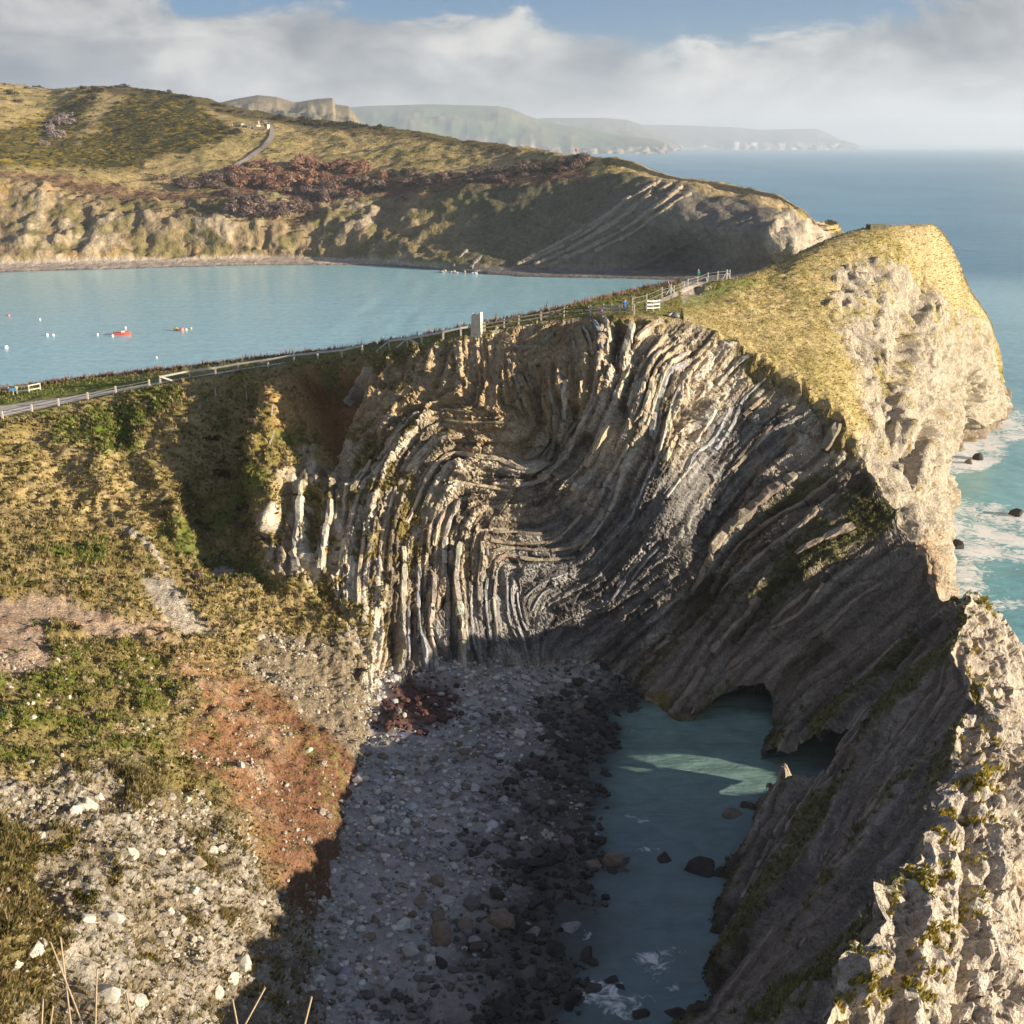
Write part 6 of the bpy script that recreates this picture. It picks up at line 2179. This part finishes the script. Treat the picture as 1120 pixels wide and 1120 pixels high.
for x, y, r, m, lab in [(192.5, 361.5, .75, M_ybuoy, 'pale yellow buoy, leftmost of the row of four'), (198.8, 362, .8, M_pink, 'pink buoy, second in the row of four'), (203.5, 361, .45, M_wbuoy, 'small white buoy, third in the row of four'), (208.8, 359.5, .4, M_ybuoy, 'small orange buoy at the right end of the row of four'),
                        (123, 368, .5, M_wbuoy, 'white buoy just left of the red boat'), (106.5, 366.5, .45, M_wbuoy, 'white buoy farther left of the red boat'), (137, 359, .45, M_wbuoy, 'white buoy just beyond the red boat'), (51.5, 367, .55, M_wbuoy, 'left one of the close pair of white buoys'), (58, 367, .45, M_wbuoy, 'right one of the close pair of white buoys'),
                        (6.5, 381, .7, M_wbuoy, 'white buoy at the left edge of the cove'), (9.5, 345.5, .5, M_pink, 'far pink buoy near the left edge'), (43.5, 350, .45, M_wbuoy, 'far pale buoy near the left edge'), (171, 391.5, .35, M_wbuoy, 'lone white buoy nearer the path'), (173, 403.5, .4, M_pink, 'pinkish buoy close to the fence start'), (112, 414.5, .35, M_wbuoy, 'white buoy right above the verge scrub')]:
    buoy(x, y, r, m, lab)
# far white boat on the open sea
g = P(598, 162.5, z=0)
wb = empty('white_boat', (g[0], g[1], 0))
tag(wb, 'tiny white boat far out on the sea', 'boat')
V, F = tapered(14, 4, 18, 5, -1, 5)
mesh_from('hull', V, F, M_hullw, smooth=False, parent=wb)
V, F = tapered(7, 3, 6, 2.6, 5, 10)
mesh_from('cabin', V, F, M_hullw, smooth=False, parent=wb)

# ------------------------------------------------------------------ on the far hill: ruined cottage, hut, flagpole
b, nn = pick_far(276, 141, 3)
ru = empty('ruined_cottage', b - np.array([0, 0, .6]), R(-12))
tag(ru, 'roofless pale stone cottage ruin beside the track', 'ruin')
def box(x0, x1, y0, y1, z0, z1):
    V = [(x, y, z) for x in (x0, x1) for y in (y0, y1) for z in (z0, z1)]
    F = [(0, 1, 3, 2), (4, 6, 7, 5), (0, 4, 5, 1), (2, 3, 7, 6), (0, 2, 6, 4), (1, 5, 7, 3)]
    return V, F


for nm, args in [('front_wall', (-3.6, -1.0, -.3, .3, 0, 4.2)), ('front_wall', (1.0, 3.6, -.3, .3, 0, 3.6)), ('lintel_wall', (-1.0, 1.0, -.29, .29, 2.3, 4.0)), ('back_wall', (-3.6, 3.6, 5.4, 6.0, 0, 3.6)), ('side_wall', (-3.59, -3.0, .3, 5.4, 0, 4.0)), ('side_wall', (3.0, 3.59, .3, 5.4, 0, 3.2)),
                 ('chimney', (3.0, 4.0, 2.0, 3.4, 0, 6.0)), ('gable', (-8.4, -7.6, .0, 5.0, 0, 4.2)), ('low_wall', (-7.6, -3.6, -.25, .25, 0, 1.6)), ('low_wall', (4.0, 10.5, -.3, .2, 0, 2.0)), ('end_wall', (10.5, 11.2, -.4, 4.0, 0, 3.6)), ('gatepost', (-15.6, -14.8, 1.0, 1.8, 0, 4.0))]:
    V, F = box(*args)
    mesh_from(nm, V, F, M_ruin, smooth=False, parent=ru)
b, nn = pick_far(599, 167.5, 3)
hut = empty('hut', b, R(10))
tag(hut, 'small dark hut on the skyline left of the flagpole', 'hut')
V, F = box(-1.5, 1.5, -1.1, 1.1, -.5, 1.5)
mesh_from('wall', V, F, M_dark, smooth=False, parent=hut)
V, F = tapered(1.7, 1.3, 1.7, 1.3, 1.5, 1.7)
mesh_from('roof', V, F, M_dark, smooth=False, parent=hut)
b, nn = pick_far(628.5, 172, 3)
fl = empty('flagpole', b)
tag(fl, 'white flagpole with a red flag on the far headland', 'flagpole')
V, F = tapered(.11, .11, .07, .07, -.5, 5.0)
mesh_from('pole', V, F, M_white, smooth=False, parent=fl)
fv = np.array([[(.08 + .55 * a, .12 * math.sin(a * 2.2 + k), 3.0 + .5 * k - .12 * a) for a in range(3)] for k in range(4)])
mesh_from('flag', np.concatenate([fv.reshape(-1, 3), fv.reshape(-1, 3) + [0, .03, 0]]), np.concatenate([gridfaces(4, 3), gridfaces(4, 3)[:, ::-1] + 12]), M_hullr, parent=fl)
b, nn = pick_far(642, 171.5, 3)
fence('short dark fence on the far skyline right of the flagpole', [(639, 172), (641, 172), (643.5, 172.5)], 1.4, .22, M_dark, (.9,), .15, M_dark, picker=pick_far)
# concrete lookout on the headland top
p, n = pick_head(958, 249, 3)
lk = empty('lookout_slab', p, R(10))
tag(lk, 'low dark stone lookout block on the headland top', 'block')
V, F = box(-1.3, 1.3, -.8, .8, -1.0, .35)
mesh_from('base', V, F, plain_mat('lichen_stone', (.17, .15, .09), .95, .1, .25, .6), smooth=False, parent=lk)
V, F = tapered(1.4, .9, 1.3, .8, .35, .5)
mesh_from('cap', V, F, plain_mat('lichen_cap', (.20, .19, .09), .95, .1, .25, .6), smooth=False, parent=lk)

# ------------------------------------------------------------------ dry stalks close to the camera
M_stalk = plain_mat('dry_stalk', (.42, .31, .19), .8, .2, .15, .1)
STK = [((95, 1140), (55, 1030), 9.0, 'long dry stalk leaning left, crossing another at lower left'), ((78, 1140), (66, 1025), 9.2, 'upright dry stalk crossing the leaning one at lower left'), ((44, 1140), (47, 1092), 8.5, 'short dry stalk at the far lower left'), ((52, 1140), (58, 1100), 8.7, 'short dry stalk beside the far left one'),
       ((258, 1140), (290, 1080), 8.0, 'dry stalk leaning right in front of the shaded gully'), ((262, 1140), (254, 1092), 8.3, 'short upright dry stalk left of the leaning one'), ((328, 1140), (341, 1090), 8.2, 'dry stalk farthest right at the bottom edge'), ((142, 1110), (138, 1085), 9.5, 'tiny dry stalk on the scree at the bottom'), ((103, 1140), (106, 1060), 9.6, 'faint dry stalk right of the crossing pair')]
for a, b, d, lab in STK:
    A, Bp = P(a[0] + (a[0] - b[0]) * 260 / (a[1] - b[1]), a[1] + 260, y=d * .82), P(b[0], b[1], y=d)
    mid = A * .45 + Bp * .55 + np.array([.02, 0, .03])
    root = A.copy()
    V, F = [], []
    pts = [A, A * .7 + mid * .3, mid, mid * .5 + Bp * .5 + np.array([0, 0, .012]), Bp]
    rad = [.011, .010, .009, .008, .0085]
    for i, (p, r) in enumerate(zip(pts, rad)):
        for k in range(6):
            an = k * math.pi / 3
            V.append(p - root + np.array([math.cos(an) * r, math.sin(an) * r, 0]))
    for i in range(4):
        for k in range(6):
            F.append((i * 6 + k, i * 6 + (k + 1) % 6, (i + 1) * 6 + (k + 1) % 6, (i + 1) * 6 + k))
    o = mesh_from('dry_stalk', V, F, M_stalk)
    o.location = root
    tag(o, lab, 'plant stalk', 'dry stalks in the foreground')

# ------------------------------------------------------------------ air
def haze_box():
    m = bpy.data.materials.new('haze_air')
    m.use_nodes = True
    nt = m.node_tree
    for n in list(nt.nodes):
        nt.nodes.remove(n)
    out = nt.nodes.new('ShaderNodeOutputMaterial')
    v = nt.nodes.new('ShaderNodeVolumePrincipled')
    v.inputs['Color'].default_value = (.86, .92, 1.0, 1)
    v.inputs['Density'].default_value = 8.5e-5
    v.inputs['Anisotropy'].default_value = .25
    nt.links.new(v.outputs[0], out.inputs['Volume'])
    m.cycles.homogeneous_volume = True
    x0, x1, y0, y1, z0, z1 = -16000, 16000, -1500, 22000, -8, 520
    V = [(x, y, z) for x in (x0, x1) for y in (y0, y1) for z in (z0, z1)]
    F = [(0, 1, 3, 2), (4, 6, 7, 5), (0, 4, 5, 1), (2, 3, 7, 6), (0, 2, 6, 4), (1, 5, 7, 3)]
    o = mesh_from('haze', V, F, m, smooth=False)
    tag(o, 'thin sea haze in the air', kind='stuff')


haze_box()
